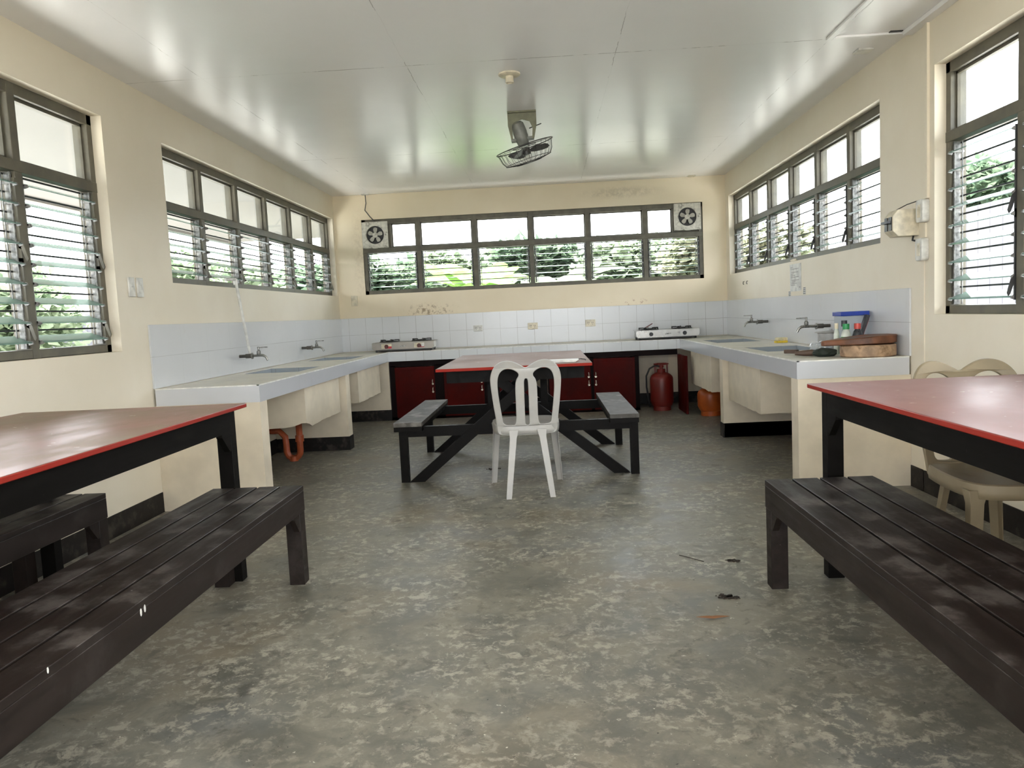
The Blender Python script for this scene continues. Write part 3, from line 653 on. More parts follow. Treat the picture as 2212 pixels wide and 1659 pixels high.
# ---------------------------------------------------------------- exhaust fans
def exhaust(x, z, label):
    t = thing('exhaust_fan', label, 'exhaust fan', (x, YB+.006, z), group='exhaust fans in the far window'); h = .152
    f = MB(); seg = 32; R = .105
    fr_ = [(-h, -h), (h, -h), (h, h), (-h, h)]
    outer = []
    for k in range(seg):
        a = 2*PI*k/seg; c, s = math.cos(a), math.sin(a); q = h/max(abs(c), abs(s)); outer.append((c*q, s*q))
    inner = [(R*math.cos(2*PI*k/seg), R*math.sin(2*PI*k/seg)) for k in range(seg)]
    for y0 in (-.03,):
        vo = [f.bm.verts.new((u, y0, v)) for u, v in outer]; vi = [f.bm.verts.new((u, y0+.006, v)) for u, v in inner]
        vb = [f.bm.verts.new((u, .02, v)) for u, v in inner]; vs = [f.bm.verts.new((u, .006, v)) for u, v in outer]
        for k in range(seg):
            j = (k+1) % seg; f._f([vo[k], vo[j], vi[j], vi[k]]); f._f([vi[k], vi[j], vb[j], vb[k]]); f._f([vo[k], vo[j], vs[j], vs[k]])
    f.build('housing', 'exhaust_white', t)
    MB().lathe([(0, 0), (R, 0), (R, .004), (0, .004)], (0, .022, 0), 28, Matrix.Rotation(PI/2, 3, 'X')).build('shutter', 'stove_black', t)
    for k in range(5):
        a = 2*PI*k/5+.3; b = MB(); pts = []
        for u, v in ((.025, -.012), (.05, -.024), (.078, -.027), (.088, -.010), (.086, .013), (.066, .022), (.04, .016), (.025, .010)):
            pts.append((u*math.cos(a)-v*math.sin(a), u*math.sin(a)+v*math.cos(a)))
        b.prism(pts, lambda u, v, hh: (u, hh, v), -.014, -.011); b.build('blade', 'exhaust_blade', t)
    MB().lathe([(0, 0), (.03, 0), (.03, .012), (.022, .016), (0, .016)], (0, -.008, 0), 18, Matrix.Rotation(PI/2, 3, 'X')).build('hub', 'exhaust_white', t)
    MB().box(-.028, .028, -.034, -.028, -h-.006, -h+.006).build('pull_tab', 'exhaust_white', t)
exhaust(-1.949, 2.130, 'dusty white five-blade exhaust fan in the left corner of the far window')
exhaust(1.690, 2.150, 'white five-blade exhaust fan in the right corner of the far window')
m = MB(); m.tube([(-2.03, YB-.05, ZC), (-2.03, YB-.03, 2.5), (-2.05, YB-.02, 2.42), (-2.0, YB-.02, 2.35), (-1.94, YB-.02, 2.282)], .006, 6); tag(m.build('fan_cable', 'pipe_iron'), 'thin drooping cable from the ceiling to the left exhaust fan', 'cable')
# ---------------------------------------------------------------- ceiling fittings
t = thing('lamp_holder', 'cream bulbless round lamp holder on the ceiling in front of the fan', 'lamp holder', (-.154, 4.949, ZC))
MB().lathe([(0, 0), (.068, 0), (.068, -.008), (.06, -.014), (.026, -.016)], seg=28).build('ceiling_rose', 'plastic_beige', t)
MB().lathe([(.024, -.014), (.026, -.055), (.020, -.055), (.018, -.02), (0, -.02)], seg=20).build('socket', 'plastic_beige', t)
fn = thing('ceiling_fan', 'grey caged orbit fan hanging tilted from the middle of the ceiling', 'fan', (-.105, 5.90, ZC))
m = MB(); m.box(-.105, .105, -.07, .07, -.012, 0)
yk = [(-.105, 0), (-.105, -.10), (-.085, -.195), (-.070, -.20), (-.075, -.12), (-.055, -.075), (0, -.058), (.055, -.075), (.075, -.12), (.070, -.20), (.085, -.195), (.105, -.10), (.105, 0)]
m.prism(yk, lambda u, v, h: (u, h, v), -.045, -.037); m.build('mounting_bracket', 'fan_olive', fn, bevel=.002)
AX = Matrix.Rotation(math.radians(-15.5), 3, 'Y') @ Matrix.Rotation(math.radians(7), 3, 'X')   # cage axis leaning
TOP = Vector((0, -.01, -.215))
def FA(p): return AX @ Vector(p)+TOP
m = MB(); prof = [(0, .15), (.03, .15), (.045, .135), (.052, .07), (.05, .06), (.052, .04), (.04, -.02), (.03, -.03), (0, -.03)]
m.lathe([(r, z) for r, z in prof], TOP, 20, AX); m.build('motor', 'fan_grey', fn)
m = MB(); m.box(-.085, .085, -.03, .03, -.0, .02, Matrix.Translation(TOP+Vector((0, 0, .01))) @ Matrix.Rotation(math.radians(-6), 4, 'Y')); m.build('pivot_arm', 'fan_grey', fn, bevel=.003)
m = MB(); m.tube([(.05, .0, -.115), (.14, -.02, -.09)], .004, 6); m.build('oscillation_rod', 'steel_rod', fn)
RC = .205
for k in range(3):
    a = 2*PI*k/3+.15; m = MB(); n = 10; V = []
    for (u, v) in [(.03, -.02), (.06, -.045), (.11, -.058), (.155, -.05), (.178, -.02), (.178, .02), (.16, .045), (.11, .055), (.06, .04), (.03, .02)]:
        V.append((u, v))
    c, s = math.cos(a), math.sin(a)
    m.prism(V, lambda u, v, h: FA((u*c-v*s, u*s+v*c, -.072+v*.45+h)), -.0015, .0015); m.build('blade', 'fan_blade', fn)
MB().lathe([(0, -.045), (.03, -.045), (.034, -.06), (.03, -.095), (0, -.10)], TOP, 18, AX).build('hub', 'fan_blade', fn)
m = MB()
prof = [(.03, -.028), (.12, -.032), (RC+.012, -.035), (RC, -.05), (RC-.012, -.10), (RC-.035, -.135), (.09, -.150), (.045, -.152)]
for k in range(26):
    a = 2*PI*k/26; c, s = math.cos(a), math.sin(a)
    m.tube([FA((r*c, r*s, z)) for r, z in (prof[2:] if k % 4 else prof)], .0014, 4, caps=False)
for r, z, th in ((RC+.012, -.035, .0035), (RC-.03, -.133, .002), (.10, -.149, .002), (.09, -.031, .002)): m.ring(FA((0, 0, z)), r, th, AX, 40)
m.build('wire_cage', 'steel_rod', fn)
MB().lathe([(0, -.150), (.048, -.150), (.048, -.156), (0, -.158)], TOP, 20, AX).build('badge_disc', 'fan_blade', fn)
# ceiling hatch trim, corner strip
m = MB(); m.box(1.665, 1.70, 2.9, 4.66, ZC-.012, ZC); m.box(1.70, 2.115, 4.625, 4.66, ZC-.012, ZC); m.box(2.075, XR, 2.4, 4.62, ZC-.025, ZC)
o = m.build('trim_1', 'ceiling_enamel', bevel=.002); struct(o)
tag(MB().box(1.93, 2.02, 4.87, 4.96, ZC-.012, ZC).build('ceiling_plate', 'plastic_white', bevel=.002), 'small white square cover plate on the ceiling beside the hatch trim', 'cover plate')
struct(MB().box(2.00, 2.07, 4.60, 4.624, ZC-.004, ZC).build('gap_shade_strip', 'stove_black'))  # black strip standing in for the shade of a ceiling gap
tag(MB().box(-2.07, -1.99, YB-.09, YB-.02, ZC-.012, ZC).build('ceiling_plate', 'plastic_white', bevel=.002), 'small white cable plate on the ceiling above the left exhaust fan', 'cover plate')
tag(MB().box(1.70, 1.78, YB-.10, YB-.03, ZC-.010, ZC).build('ceiling_plate', 'plastic_beige', bevel=.002), 'small cream plate on the ceiling above the right exhaust fan', 'cover plate')
m = MB(); m.tube([(XR-.03, 4.50, 1.645), (XR-.06, 4.56, 1.635), (XR-.10, 4.60, 1.612)], .003, 6); tag(m.build('loose_wire', 'pipe_iron'), 'thin loose wire looping over the top of the breaker box', 'wire')
random.seed(5); bm_ = bmesh.new(); bmesh.ops.create_icosphere(bm_, subdivisions=2, radius=1)
for v in bm_.verts: q_ = 1+random.uniform(-.2, .2); v.co = Vector((v.co.x*.025*q_, v.co.y*.075*q_, max(-.2, v.co.z)*.018*q_+.004))
mm = MB(); mm.bm.free(); mm.bm = bm_; tag(mm.build('plaster_lump', 'plaster_cream', loc=(XR+.03, 6.85, 1.461), smooth=False), 'crumbled lump of plaster on the sill of the long right window', 'rubble')
# ---------------------------------------------------------------- furniture
def bench(x0, x1, y0, y1, zt, label, nleg=3):
    cx, cyy = (x0+x1)/2, (y0+y1)/2; t = thing('wooden_bench', label, 'bench', (cx, cyy, 0), group='slatted benches beside the side tables')
    hw, hl = (x1-x0)/2, (y1-y0)/2; n = 4; gap = .010; pw = (2*hw-gap*(n-1))/n; th = .022
    for k in range(n):
        a = -hw+k*(pw+gap); MB().box(a, a+pw, -hl, hl, zt-th, zt).build('seat_slat', 'bench_wood', t, bevel=.002)
    ap = .088
    for sx in (-1, 1):
        xa = sx*hw; MB().box(xa, xa-sx*.028, -hl, hl, zt-th-ap, zt-th).build('side_rail', 'bench_wood', t, bevel=.002)
    for sy in (-1, 1):
        ya = sy*hl; MB().box(-hw+.028, hw-.028, ya-sy*.004, ya-sy*.032, zt-th-ap, zt-th).build('end_rail', 'bench_wood', t, bevel=.002)
        for sx in (-1, 1):
            xa = sx*(hw-.002); lg = MB()
            lg.box(xa, xa-sx*.065, ya-sy*.002, ya-sy*.068, 0, zt-th-ap+.002)
            o = lg.build('leg', 'bench_wood', t, bevel=.002)
            b = MB(); zt2 = zt-th-ap
            b.prism([(ya-sy*.06, zt2+.004), (ya-sy*.06, zt2-.075), (ya-sy*.082, zt2-.075), (ya-sy*.135, zt2-.012), (ya-sy*.135, zt2+.004)], lambda u, v, h: (h, u, v), xa-sx*.002, xa-sx*.026)
            b.build('corner_brace', 'bench_wood', t)
    return t
bench(-1.49, -1.088, 1.05, 3.31, .424, 'long dark slatted bench in the left aisle with white chips on its rail')
bench(.842, 1.262, 1.0, 3.08, .424, 'long dark slatted bench in the right aisle in front of the red table')
bench(-2.39, -1.975, 1.06, 3.31, .424, 'dark slatted bench behind the left table against the wall')
# paint chips on left bench rail
b0 = [o for o in COL.objects if o.get('label', '').startswith('long dark slatted bench in the left')][0]
m = MB()
for (y, z, r) in ((1.93, .395, .006), (1.95, .398, .006), (1.55, .418, .004)):
    m.lathe([(0, 0), (r, 0), (r, .0008), (0, .0008)], (-1.0885-b0.location.x, y-b0.location.y, z), 8, Matrix.Rotation(PI/2, 3, 'Y') @ Matrix.Diagonal((1.8, .8, 1)))
m.build('paint_chip', 'label_white', b0)
def table(x0, x1, y0, y1, zt, mat, label):
    cx, cyy = (x0+x1)/2, (y0+y1)/2; t = thing('dining_table', label, 'table', (cx, cyy, 0), group='red topped dining tables')
    hw, hl = (x1-x0)/2, (y1-y0)/2
    MB().box(-hw, hw, -hl, hl, zt-.018, zt).build('tabletop', mat, t, bevel=.003)
    ix, iy, ap, za = .058, .004, .10, zt-.018
    for s in (-1, 1):
        MB().box(s*(hw-ix), s*(hw-ix-.028), -hl+iy, hl-iy, za-ap, za).build('side_rail', 'table_frame_wood', t)
        MB().box(-hw+ix+.028, hw-ix-.028, s*(hl-iy), s*(hl-iy-.028), za-ap, za).build('end_rail', 'table_frame_wood', t)
    for sx in (-1, 1):
        for sy in (-1, 1):
            xa, ya = sx*(hw-ix+.001), sy*(hl-iy+.001)
            MB().box(xa, xa-sx*.065, ya, ya-sy*.056, 0, za-.001).build('leg', 'table_frame_wood', t, bevel=.002)
            b = MB(); z2 = za-ap
            b.prism([(ya-sy*.05, z2+.004), (ya-sy*.05, z2-.085), (ya-sy*.072, z2-.085), (ya-sy*.145, z2-.012), (ya-sy*.145, z2+.004)], lambda u, v, h: (h, u, v), xa-sx*.002, xa-sx*.028)
            b.build('corner_brace', 'table_frame_wood', t)
    return t
table(-2.36, -1.335, .93, 3.372, .79, 'table_red_dusty', 'dusty red-brown dining table by the left wall, with dark frame')
table(1.043, 2.09, .86, 3.175, .79, 'table_red_gloss', 'glossy dark red dining table by the right wall with chair tucked behind')
# picnic table with attached benches
pt = thing('picnic_table', 'red-topped picnic table with attached dark benches in the middle of the room', 'table', (-.223, 5.9, 0))
def pb_(m, x0, x1, y0, y1, z0, z1): m.box(x0+.223, x1+.223, y0-5.9, y1-5.9, z0, z1)
m = MB(); pb_(m, -.735, .295, 5.08, 6.78, .768, .788); m.build('tabletop', 'table_red_matte', pt, bevel=.002)
m = MB()
for y in (5.28, 6.46): pb_(m, -.69, .25, y, y+.035, .675, .768)
pb_(m, -.69, -.655, 5.315, 6.46, .675, .768); pb_(m, .215, .25, 5.315, 6.46, .675, .768); m.build('apron', 'table_frame_wood', pt)
for xa, xb in ((-1.06, -.865), (.405, .600)):
    m = MB(); pb_(m, xa, xb, 5.19, 6.62, .398, .426); m.build('bench_seat', 'seat_grey_paint', pt, bevel=.002)
    m = MB(); pb_(m, xa+.002, xb-.002, 5.195, 5.225, .365, .398); pb_(m, xa+.002, xb-.002, 6.585, 6.615, .365, .398)
    pb_(m, xa+.002, xa+.03, 5.225, 6.585, .365, .398); pb_(m, xb-.03, xb-.002, 5.225, 6.585, .365, .398); m.build('bench_frame', 'table_frame_wood', pt)
for y in (5.27, 6.45):
    yy = y-5.9
    for x in (-1.04, .545):
        m = MB(); pb_(m, x, x+.055, y, y+.05, 0, .37); m.build('bench_leg', 'table_frame_wood', pt)
    m = MB(); pb_(m, -.985, .545, y+.008, y+.05, .315, .385); m.build('cross_beam', 'table_frame_wood', pt)
    for sg in (-1, 1):
        m = MB(); x0, x1 = sg*.765, -sg*.235
        if sg < 0: fn_ = [(-.762, .0), (-.655, .0), (.28, .77), (.17, .77), (-.762, .02)]
        else: fn_ = [(.765, .0), (.655, .0), (-.28, .77), (-.17, .77), (.765, .02)]
        dy = .052 if sg > 0 else .0
        m.prism(fn_[:4], lambda u, v, h: (u, h, v), yy+.002+dy, yy+.048+dy); m.build('diagonal_brace', 'table_frame_wood', pt)
m = MB(); pb_(m, -.245, -.205, 5.37, 6.45, .33, .40); m.build('stretcher', 'table_frame_wood', pt)
for y in (5.62, 6.2):
    m = MB(); pb_(m, -.44, -.39, y, y+.05, .33, .675); m.build('post', 'table_frame_wood', pt)
    m = MB(); pb_(m, -.055, -.005, y, y+.05, .33, .675); m.build('post', 'table_frame_wood', pt)
# tray on the picnic table
t = thing('flat_tray', 'pale grey flat tray lying on the picnic table behind the chair', 'tray', (.115, 5.27, .788))
MB().prism([(-.09, 0), (.075, 0), (.10, .016), (-.11, .016)], lambda u, v, h: (u, h, v), -.07, .07).build('tray_body', 'plastic_white', t, bevel=.002)
m = MB(); m.tube([(.20, 5.42, .791), (.24, 5.50, .791), (.27, 5.42, .791), (.262, 5.33, .791)], .003, 6); tag(m.build('cord', 'rubber_black'), 'thin dark cord curling at the corner of the picnic table', 'cord')
# ---------------------------------------------------------------- plastic chair
def curve_mesh(splines, ext, bev):
    cu = bpy.data.curves.new('outline', 'CURVE'); cu.dimensions = '2D'; cu.fill_mode = 'BOTH'; cu.extrude = ext; cu.bevel_depth = bev; cu.bevel_resolution = 2
    cu.offset = -bev
    for pts in splines:
        sp = cu.splines.new('POLY'); sp.points.add(len(pts)-1); sp.use_cyclic_u = True
        for q, p in zip(sp.points, pts): q.co = (p[0], p[1], 0, 1)
    o = bpy.data.objects.new('tmp', cu); COL.objects.link(o)
    dg = bpy.context.evaluated_depsgraph_get(); dg.update()
    me = bpy.data.meshes.new_from_object(o.evaluated_get(dg)); bpy.data.objects.remove(o); bpy.data.curves.remove(cu); return me
def smooth_loop(pts, it=3):
    for _ in range(it):
        q = []
        for i in range(len(pts)):
            a, b = pts[i], pts[(i+1) % len(pts)]
            q += [(a[0]*.75+b[0]*.25, a[1]*.75+b[1]*.25), (a[0]*.25+b[0]*.75, a[1]*.25+b[1]*.75)]
        pts = q
    return pts
def back_y(z, u):      # recline and slight wrap of the backrest
    return -.175-max(0, z-.40)*.22+.9*u*u-.03
def plastic_chair(label, mat, loc, rz):
    t = thing('plastic_chair', label, 'chair', loc, rz, 'plastic stacking chairs')
    half = [(0, .802), (.03, .822), (.075, .846), (.12, .852), (.165, .838), (.200, .80), (.216, .745), (.213, .68), (.203, .58), (.190, .48), (.186, .425), (.182, .395), (.15, .385)]
    outer = half+[(0.0, .385)]+[(-u, v) for u, v in half[::-1] if u > 0]
    hole = [(.045, .775), (.08, .798), (.12, .802), (.152, .785), (.17, .745), (.172, .68), (.165, .60), (.152, .50), (.146, .455), (.10, .450), (.066, .452), (.066, .60), (.066, .70), (.058, .735), (.042, .755)]
    lh = [(-u, v) for u, v in hole[::-1]]
    slot = [(.010, .735), (.013, .70), (.013, .47), (.010, .45), (-.010, .45), (-.013, .47), (-.013, .70), (-.010, .735), (0, .74)]
    me = curve_mesh([smooth_loop(outer, 2), smooth_loop(hole, 2), smooth_loop(lh, 2), smooth_loop(slot, 2)], .006, .004)
    bm = bmesh.new(); bm.from_mesh(me)
    bmesh.ops.triangulate(bm, faces=bm.faces)
    for v in bm.verts: u, z, h = v.co; v.co = (u, back_y(z, u)-h, z)
    bm.to_mesh(me); bm.free(); me.materials.clear(); me.materials.append(M[mat])
    for p in me.polygons: p.use_smooth = True
    me.set_sharp_from_angle(angle=math.radians(40)); me.name = 'backrest'
    o = bpy.data.objects.new('backrest', me); COL.objects.link(o); o.parent = t
    # seat
    so = [(-.18, -.20), (0, -.205), (.18, -.20), (.20, -.10), (.215, .05), (.21, .16), (.17, .225), (.08, .245), (0, .25), (-.08, .245), (-.17, .225), (-.21, .16), (-.215, .05), (-.20, -.10)]
    so = smooth_loop(so, 2); m = MB(); n = len(so); rings = []
    for k, (sc, dz) in enumerate(((1.0, -.055), (1.01, -.03), (1.0, -.004), (.975, .0), (.8, -.004), (.5, -.012), (.2, -.014))):
        rings.append([m.bm.verts.new((u*sc, v*sc+(1-sc)*.02, .445+dz)) for u, v in so])
    for a, b in zip(rings, rings[1:]):
        for i in range(n): m._f([a[i], a[(i+1) % n], b[(i+1) % n], b[i]])
    m._f(rings[-1])
    s_ = m.build('seat', mat, t); sm = s_.modifiers.new('thickness', 'SOLIDIFY'); sm.thickness = .004; sm.offset = -1
    # legs: L-section tapered
    for sx in (-1, 1):
        for (ax, ay, bx, by, w0, w1, dy) in ((.085, -.195, .135, -.245, .044, .034, -1), (.185, .175, .222, .23, .05, .036, 1)):
            m = MB()
            P0 = Vector((sx*ax, ay, .42)); P1 = Vector((sx*bx, by, 0))
            def sec(P, w_): 
                th = .005; ox, oy = sx, dy
                return [P+Vector((ox*w_/2, oy*w_*.35, 0)), P+Vector((-ox*w_/2, oy*w_*.35, 0)), P+Vector((-ox*w_/2, oy*w_*.35-oy*th, 0)), P+Vector((ox*(w_/2-th), oy*w_*.35-oy*th, 0)), P+Vector((ox*(w_/2-th), -oy*w_*.45, 0)), P+Vector((ox*w_/2, -oy*w_*.45, 0))]
            R = []
            for f in (0, .12, .4, .7, 1.0):
                w_ = w0*1.35 if f == 0 else w0+(w1-w0)*f
                R.append([m.bm.verts.new(v) for v in sec(P0.lerp(P1, f), w_)])
            for a, b in zip(R, R[1:]):
                for i in range(6): m._f([a[i], a[(i+1) % 6], b[(i+1) % 6], b[i]])
            m._f(R[0]); m._f(R[-1]); m.build('leg', mat, t, bevel=.0015)
    return t
plastic_chair('white plastic chair with heart-shaped back in front of the picnic table', 'chair_plastic', (-.150, 4.93, 0), math.radians(4))
plastic_chair('grimy beige plastic chair tucked under the glossy red table on the right', 'chair_plastic_grimy', (1.70, 2.99, 0), PI)
# ---------------------------------------------------------------- things on the right counter
def at(x, y, z=HT): return (x, y, z)
m = MB(); random.seed(7)
def disc(m, r, h, wob=.01, seg=36, z0=0):
    pr = []
    rr = [r*(1+random.uniform(-wob, wob)) for _ in range(seg)]
    lv = [(.0, z0), (.96, z0), (1, z0+.006), (1.01, z0+h*.5), (1, z0+h-.006), (.96, z0+h), (0, z0+h)]
    rings = [[m.bm.verts.new((rr[k]*q*math.cos(2*PI*k/seg), rr[k]*q*math.sin(2*PI*k/seg), z)) for k in range(seg)] for q, z in lv[1:-1]]
    for a, b in zip(rings, rings[1:]):
        for k in range(seg): m._f([a[k], a[(k+1) % seg], b[(k+1) % seg], b[k]])
    m._f(rings[0][::-1]); m._f(rings[-1])
disc(m, .158, .072, .015); tag(m.build('chopping_block', 'wood_board_pale', loc=at(1.955, 4.825, HT+.001)), 'thick pale round log chopping block on the near end of the right counter', 'chopping block')
m = MB(); pts = [(-.26, -.022), (-.20, -.03), (-.12, -.10), (0, -.14), (.10, -.13), (.165, -.08), (.18, 0), (.165, .08), (.10, .13), (0, .14), (-.12, .10), (-.20, .03), (-.26, .022)]
pts = smooth_loop(pts, 2); m.prism(pts, lambda u, v, h: (u, v, h*(.62+.38*min(1, (u+.26)/.3))+u*.02), 0, .048)
tag(m.build('chopping_board', 'wood_board_brown', bevel=.006, loc=at(1.935, 4.825, HT+.078)), 'dark brown wooden chopping board with handle, stacked on the pale round block', 'chopping board')
t = thing('storage_tub', 'tall translucent plastic tub with blue lid against the right backsplash', 'tub', at(2.005, 5.23))
m = MB(); m.box(-.082, .082, -.07, .07, .001, .245); m.build('tub_body', 'clear_plastic', t, bevel=.01)
MB().box(-.088, .095, -.078, .078, .242, .270).build('lid', 'plastic_blue', t, bevel=.004)
def bottle(x, y, r, h, body, cap, label, g=None, band=None):
    t = thing('bottle', label, 'bottle', at(x, y), group=g)
    MB().lathe([(0, 0.001), (r*.9, 0.001), (r, .008), (r, h*.62), (r*.8, h*.74), (r*.55, h*.80), (r*.55, h*.84)], seg=20).build('bottle_body', body, t)
    MB().lathe([(0, h*.82), (r*.68, h*.82), (r*.68, h), (0, h)], seg=18).build('cap', cap, t)
    if band: MB().lathe([(r*1.01, h*.30), (r*1.01, h*.58)], seg=20).build('printed_band', band, t)
bottle(1.915, 5.065, .030, .195, 'bottle_white', 'plastic_green', 'small white bottle with green cap and green label behind the chopping boards', band='plastic_green')
bottle(1.985, 5.06, .030, .195, 'bottle_dark', 'plastic_red', 'small dark bottle with red cap behind the chopping boards', band='stove_black')
bottle(1.875, 5.12, .017, .20, 'bottle_white', 'label_cream', 'slim cream bottle in front of the translucent tub')
bottle(1.93, 5.135, .027, .215, 'clear_plastic', 'plastic_dark', 'clear bottle with dark blue cap in front of the translucent tub')
m = MB(); m.box(-.012, .012, -.02, .02, 0, .26, Matrix.Rotation(.35, 4, 'Y')); t = m.build('sauce_packet', 'bottle_dark', bevel=.003, loc=at(1.985, 5.125)); tag(t, 'tall dark striped packet leaning against the blue-lidded tub', 'packet')
MB().box(.011, .013, -.018, .018, .05, .24, Matrix.Rotation(.35, 4, 'Y')).build('stripe', 'label_red', t)
t = thing('cooking_pot', 'small aluminium pot with lid below the tap on the right counter', 'pot', at(2.0, 5.57))
MB().lathe([(0, 0.001), (.078, 0.001), (.085, .012), (.088, .118), (.094, .124), (.084, .124)], seg=32).build('pot_body', 'aluminium_pot', t)
MB().lathe([(.108, .125), (.10, .131), (.03, .137), (.012, .14), (.012, .15), (0, .152)], seg=32).build('lid', 'aluminium_pot', t)
# crumpled plastic bag
random.seed(9); bm = bmesh.new(); bmesh.ops.create_icosphere(bm, subdivisions=3, radius=1)
for v in bm.verts: n = 1+random.uniform(-.18, .18); v.co = Vector((v.co.x*.07*n, v.co.y*.05*n, max(-.0, v.co.z*.045*n+.04)))
mm = MB(); mm.bm.free(); mm.bm = bm; tag(mm.build('plastic_bag', 'plastic_film', loc=at(1.80, 5.20), smooth=False), 'crumpled clear plastic bag on the counter left of the chopping boards', 'bag')
random.seed(3); bm = bmesh.new(); bmesh.ops.create_icosphere(bm, subdivisions=3, radius=1)
for v in bm.verts: n = 1+random.uniform(-.10, .10); v.co = Vector((v.co.x*.075*n, v.co.y*.06*n, max(0, v.co.z*.03*n+.024)))
mm = MB(); mm.bm.free(); mm.bm = bm; tag(mm.build('dark_cloth', 'cloth_dark', loc=at(1.745, 4.965)), 'bunched dark green rag beside the chopping boards on the right counter', 'rag')
t = thing('kitchen_knife', 'wooden-handled kitchen knife lying by the right sink, pointing at the rag', 'knife', at(1.66, 5.22), -.9)
MB().box(-.10, .0, -.014, .014, .008, .034).build('handle', 'wood_handle', t, bevel=.005)
MB().prism([(0, .0), (.17, .0), (.13, .03), (0, .034)], lambda u, v, h: (u, v-.015, h), .014, .017).build('blade', 'steel_dull', t)
t = thing('wooden_pestle', 'brown wooden pestle lying against the dark rag on the right counter', 'pestle', at(1.66, 5.05), -.35)
MB().tube([(-.07, 0, .02), (-.02, 0, .02), (.03, 0, .022), (.07, 0, .022)], [.012, .018, .021, .016], 12).build('shaft', 'wood_handle', t)
t = thing('sponge', 'yellow and white sponge on the right counter between the two taps', 'sponge', at(2.04, 6.86), .1)
MB().box(-.05, .045, -.035, .035, .0, .018).build('sponge_base', 'sponge_yellow', t, bevel=.004); MB().box(-.045, .045, -.034, .034, .018, .046).build('sponge_pad', 'sponge_white', t, bevel=.006)
# ---------------------------------------------------------------- floor litter
def clump(x, y, r, n, seed, label, mat='soil', h=.006):
    random.seed(seed); m = MB()
    for _ in range(n):
        a, q = random.uniform(0, 2*PI), r*abs(random.gauss(0, .45)); s = random.uniform(.002, .007)
        px, py = q*math.cos(a)*1.2, q*math.sin(a)*.7; rot = Matrix.Rotation(a*3, 4, 'Z')
        m.box(-s, s, -s*.7, s*.7, 0.0005, min(h, s)*1.0, Matrix.Translation((px, py, 0)) @ rot)
    o = m.build('soil_clump', mat, loc=(x, y, 0), smooth=False); o['kind'] = 'stuff'; return tag(o, label, 'dirt')
clump(.655, 2.94, .035, 110, 1, 'dark crumbled soil on the floor, the larger patch near the leaf')
clump(.776, 3.37, .022, 50, 2, 'small dark soil patch on the floor farther from the leaf')
clump(-.44, 5.62, .05, 40, 5, 'dark dirt crumbs on the floor under the picnic table')
m = MB(); n = 10; V = []
for k in range(n+1): u = -.06+.12*k/n; V.append((u, .012*math.sin(PI*k/n)))
out = V+[(u, -v*.8) for u, v in V[::-1][1:-1]]
m.prism(out, lambda u, v, h: (u, v, h+.012*abs(u)/.06*.5+.001+abs(v)*.3), 0, .0008)
tag(m.build('dry_leaf', 'leaf_brown', loc=(.556, 2.742, .0)), 'single dry brown leaf lying on the concrete floor', 'leaf')
m = MB(); m.tube([(0, .05, .003), (.03, .02, .003), (.05, -.005, .003), (.09, -.05, .003)], .0018, 5); tag(m.build('twig', 'soil', loc=(.56, 3.42, 0)), 'thin dark twig on the floor left of the soil patches', 'twig')
# ---------------------------------------------------------------- outdoors
struct(MB().box(-60, 60, -40, 80, -.35, -.15).build('ground', 'grass_green', smooth=False))
struct(MB().box(-6.5, 6.2, YF-6, 11.4, -.15, -.11).build('ground_apron', 'concrete_pale', smooth=False))
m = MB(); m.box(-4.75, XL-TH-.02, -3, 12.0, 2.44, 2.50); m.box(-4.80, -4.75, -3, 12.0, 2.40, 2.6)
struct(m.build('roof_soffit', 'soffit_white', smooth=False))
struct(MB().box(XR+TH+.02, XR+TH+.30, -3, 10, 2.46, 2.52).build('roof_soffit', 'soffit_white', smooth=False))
def foliage(cx, cy, cz, rx, ry, rz, n, size, seed, mat, name, label, trunk_h=None):
    random.seed(seed); t = thing(name, label, 'tree' if 'tree' in name else 'plant', (cx, cy, -.15)); m = MB()
    blobs = [(random.uniform(-.6, .6)*rx, random.uniform(-.5, .5)*ry, random.uniform(-.5, .6)*rz, random.uniform(.35, .6)) for _ in range(9)]
    for _ in range(n):
        b = random.choice(blobs); d = Vector((random.gauss(0, 1), random.gauss(0, 1), random.gauss(0, 1))).normalized()*random.uniform(.6, 1)
        p = Vector((b[0]+d.x*rx*b[3], b[1]+d.y*ry*b[3], max(.1, cz+.15+b[2]+d.z*rz*b[3])))
        a = Vector((random.gauss(0, 1), random.gauss(0, 1), random.gauss(0, .6))).normalized(); c = a.cross(Vector((random.gauss(0, .4), random.gauss(0, .4), 1))).normalized()
        s = size*random.uniform(.6, 1.3); w_ = s*.32; up = a.cross(c)*s*.12
        m.quad(p, p+a*s*.5+c*w_+up, p+a*s, p+a*s*.5-c*w_+up)
    m.build('foliage', mat, t, smooth=False)
    k = MB(); k.tube([(0, 0, 0), (.03, 0, cz*.5), (0, .02, cz+.1)], [.09, .07, .04], 8); k.build('trunk', 'trunk', t)
foliage(-3.2, 13.4, 1.62, 1.4, .7, .78, 4200, .18, 11, 'leaf_dark', 'shade_tree', 'dark green leafy tree beyond the left panel of the far window')
foliage(-1.9, 16.4, 1.8, 1.7, .7, .85, 3200, .24, 12, 'leaf_light', 'shrub', 'light green shrub behind the banana plants outside the far window')
foliage(0.1, 18.2, 1.95, 1.8, .7, .80, 3200, .26, 21, 'leaf_dark', 'shrub', 'dark green shrub outside the middle of the far window')
foliage(2.0, 16.4, 1.8, 1.6, .7, .85, 3200, .24, 13, 'leaf_light', 'shrub', 'pale shrub outside the far window, second panel from the right')
foliage(3.3, 13.6, 1.65, 1.3, .7, .8, 3600, .2, 14, 'leaf_palm', 'shade_tree', 'yellowish tree beyond the right panel of the far window')
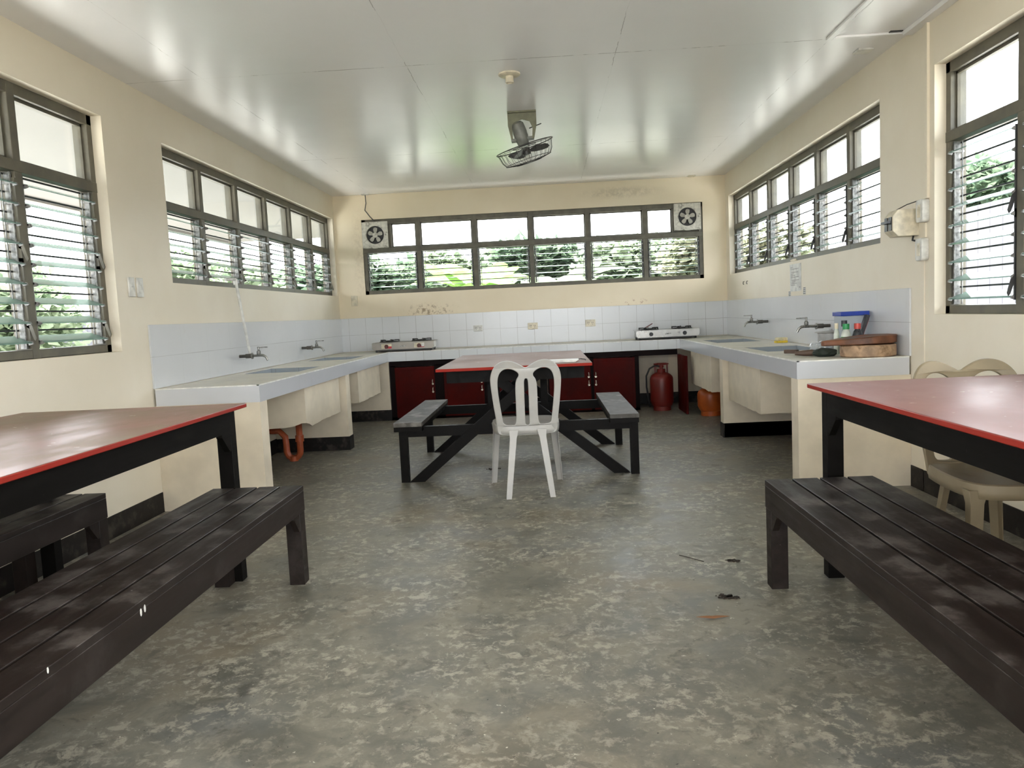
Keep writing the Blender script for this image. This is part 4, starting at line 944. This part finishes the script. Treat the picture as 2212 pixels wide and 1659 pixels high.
foliage(-7.0, 14.0, 1.6, 1.2, 1.5, 1.0, 3600, .2, 15, 'leaf_light', 'shrub', 'green shrub seen outside the nearer panes of the long left window')
foliage(-7.2, 18.4, 1.6, 1.2, 1.7, 1.1, 3600, .24, 16, 'leaf_light', 'shrub', 'light green shrub seen outside the middle panes of the long left window')
foliage(-7.4, 23.0, 1.7, 1.2, 1.7, 1.1, 3000, .26, 22, 'leaf_dark', 'shrub', 'dark green shrub seen outside the farther panes of the long left window')
foliage(-7.4, 10.2, 1.2, 1.3, 1.6, 1.0, 3600, .2, 17, 'leaf_light', 'shrub', 'light green shrub outside the tall left window')
foliage(6.4, 19.0, 1.6, 1.0, 1.8, .9, 2500, .24, 18, 'leaf_light', 'shrub', 'light green shrub outside the right wall near the far corner')
foliage(4.6, 10.4, .55, .5, .6, .45, 900, .16, 19, 'leaf_light', 'shrub', 'low yellow-green shrub outside the tall right window')
foliage(11.0, 19.5, 3.1, 1.8, 3.0, 1.1, 3000, .3, 20, 'leaf_dark', 'shade_tree', 'grey-green tree beyond the pale fence on the right')
def banana(x, y, h, n, seed, label, mat='leaf_banana'):
    random.seed(seed); t = thing('banana_plant', label, 'plant', (x, y, -.15))
    MB().tube([(0, 0, 0), (.03, 0, h*.5), (0, 0, h)], [.11, .09, .06], 10).build('stem', 'leaf_palm', t)
    for k in range(n):
        a = 2*PI*k/n+random.uniform(-.3, .3); L = random.uniform(1.1, 1.7); dr = random.uniform(.3, 1.0); m = MB(); rows = []
        for i in range(9):
            f = i/8; r = L*f*.8; z = h+L*(.75*f-dr*f*f); w_ = .24*math.sin(PI*min(1, f*.93+.05))**.7
            c, s = math.cos(a), math.sin(a); rows.append([m.bm.verts.new((r*c-q*s, r*s+q*c, z-abs(q)*.35)) for q in (-w_, 0, w_)])
        for p, q in zip(rows, rows[1:]):
            for j in (0, 1): m._f([p[j], p[j+1], q[j+1], q[j]])
        m.build('leaf', mat, t)
banana(-1.05, 11.9, 1.6, 9, 31, 'banana plant with broad bright leaves outside the second panel of the far window')
banana(.35, 12.8, 1.65, 8, 32, 'banana plant outside the middle of the far window', 'leaf_light')
banana(1.75, 11.9, 1.35, 10, 33, 'drooping pale fronded plant outside the right half of far window', 'leaf_palm')
m = MB()
for k in range(100): m.box(8.2, 8.24+(.03 if k % 2 else 0), -2+k*.4, -2+k*.4+.39, -.15, 2.75)
tag(m.build('boundary_fence', 'fence_pale', smooth=False), 'pale panelled boundary fence outside the right windows', 'fence')
m = MB()
for k in range(70): m.box(-12.04-(.03 if k % 2 else 0), -12, -4+k*.4, -4+k*.4+.39, -.15, 1.7)
tag(m.build('boundary_fence', 'fence_pale', smooth=False), 'pale panelled boundary fence outside the left windows', 'fence')
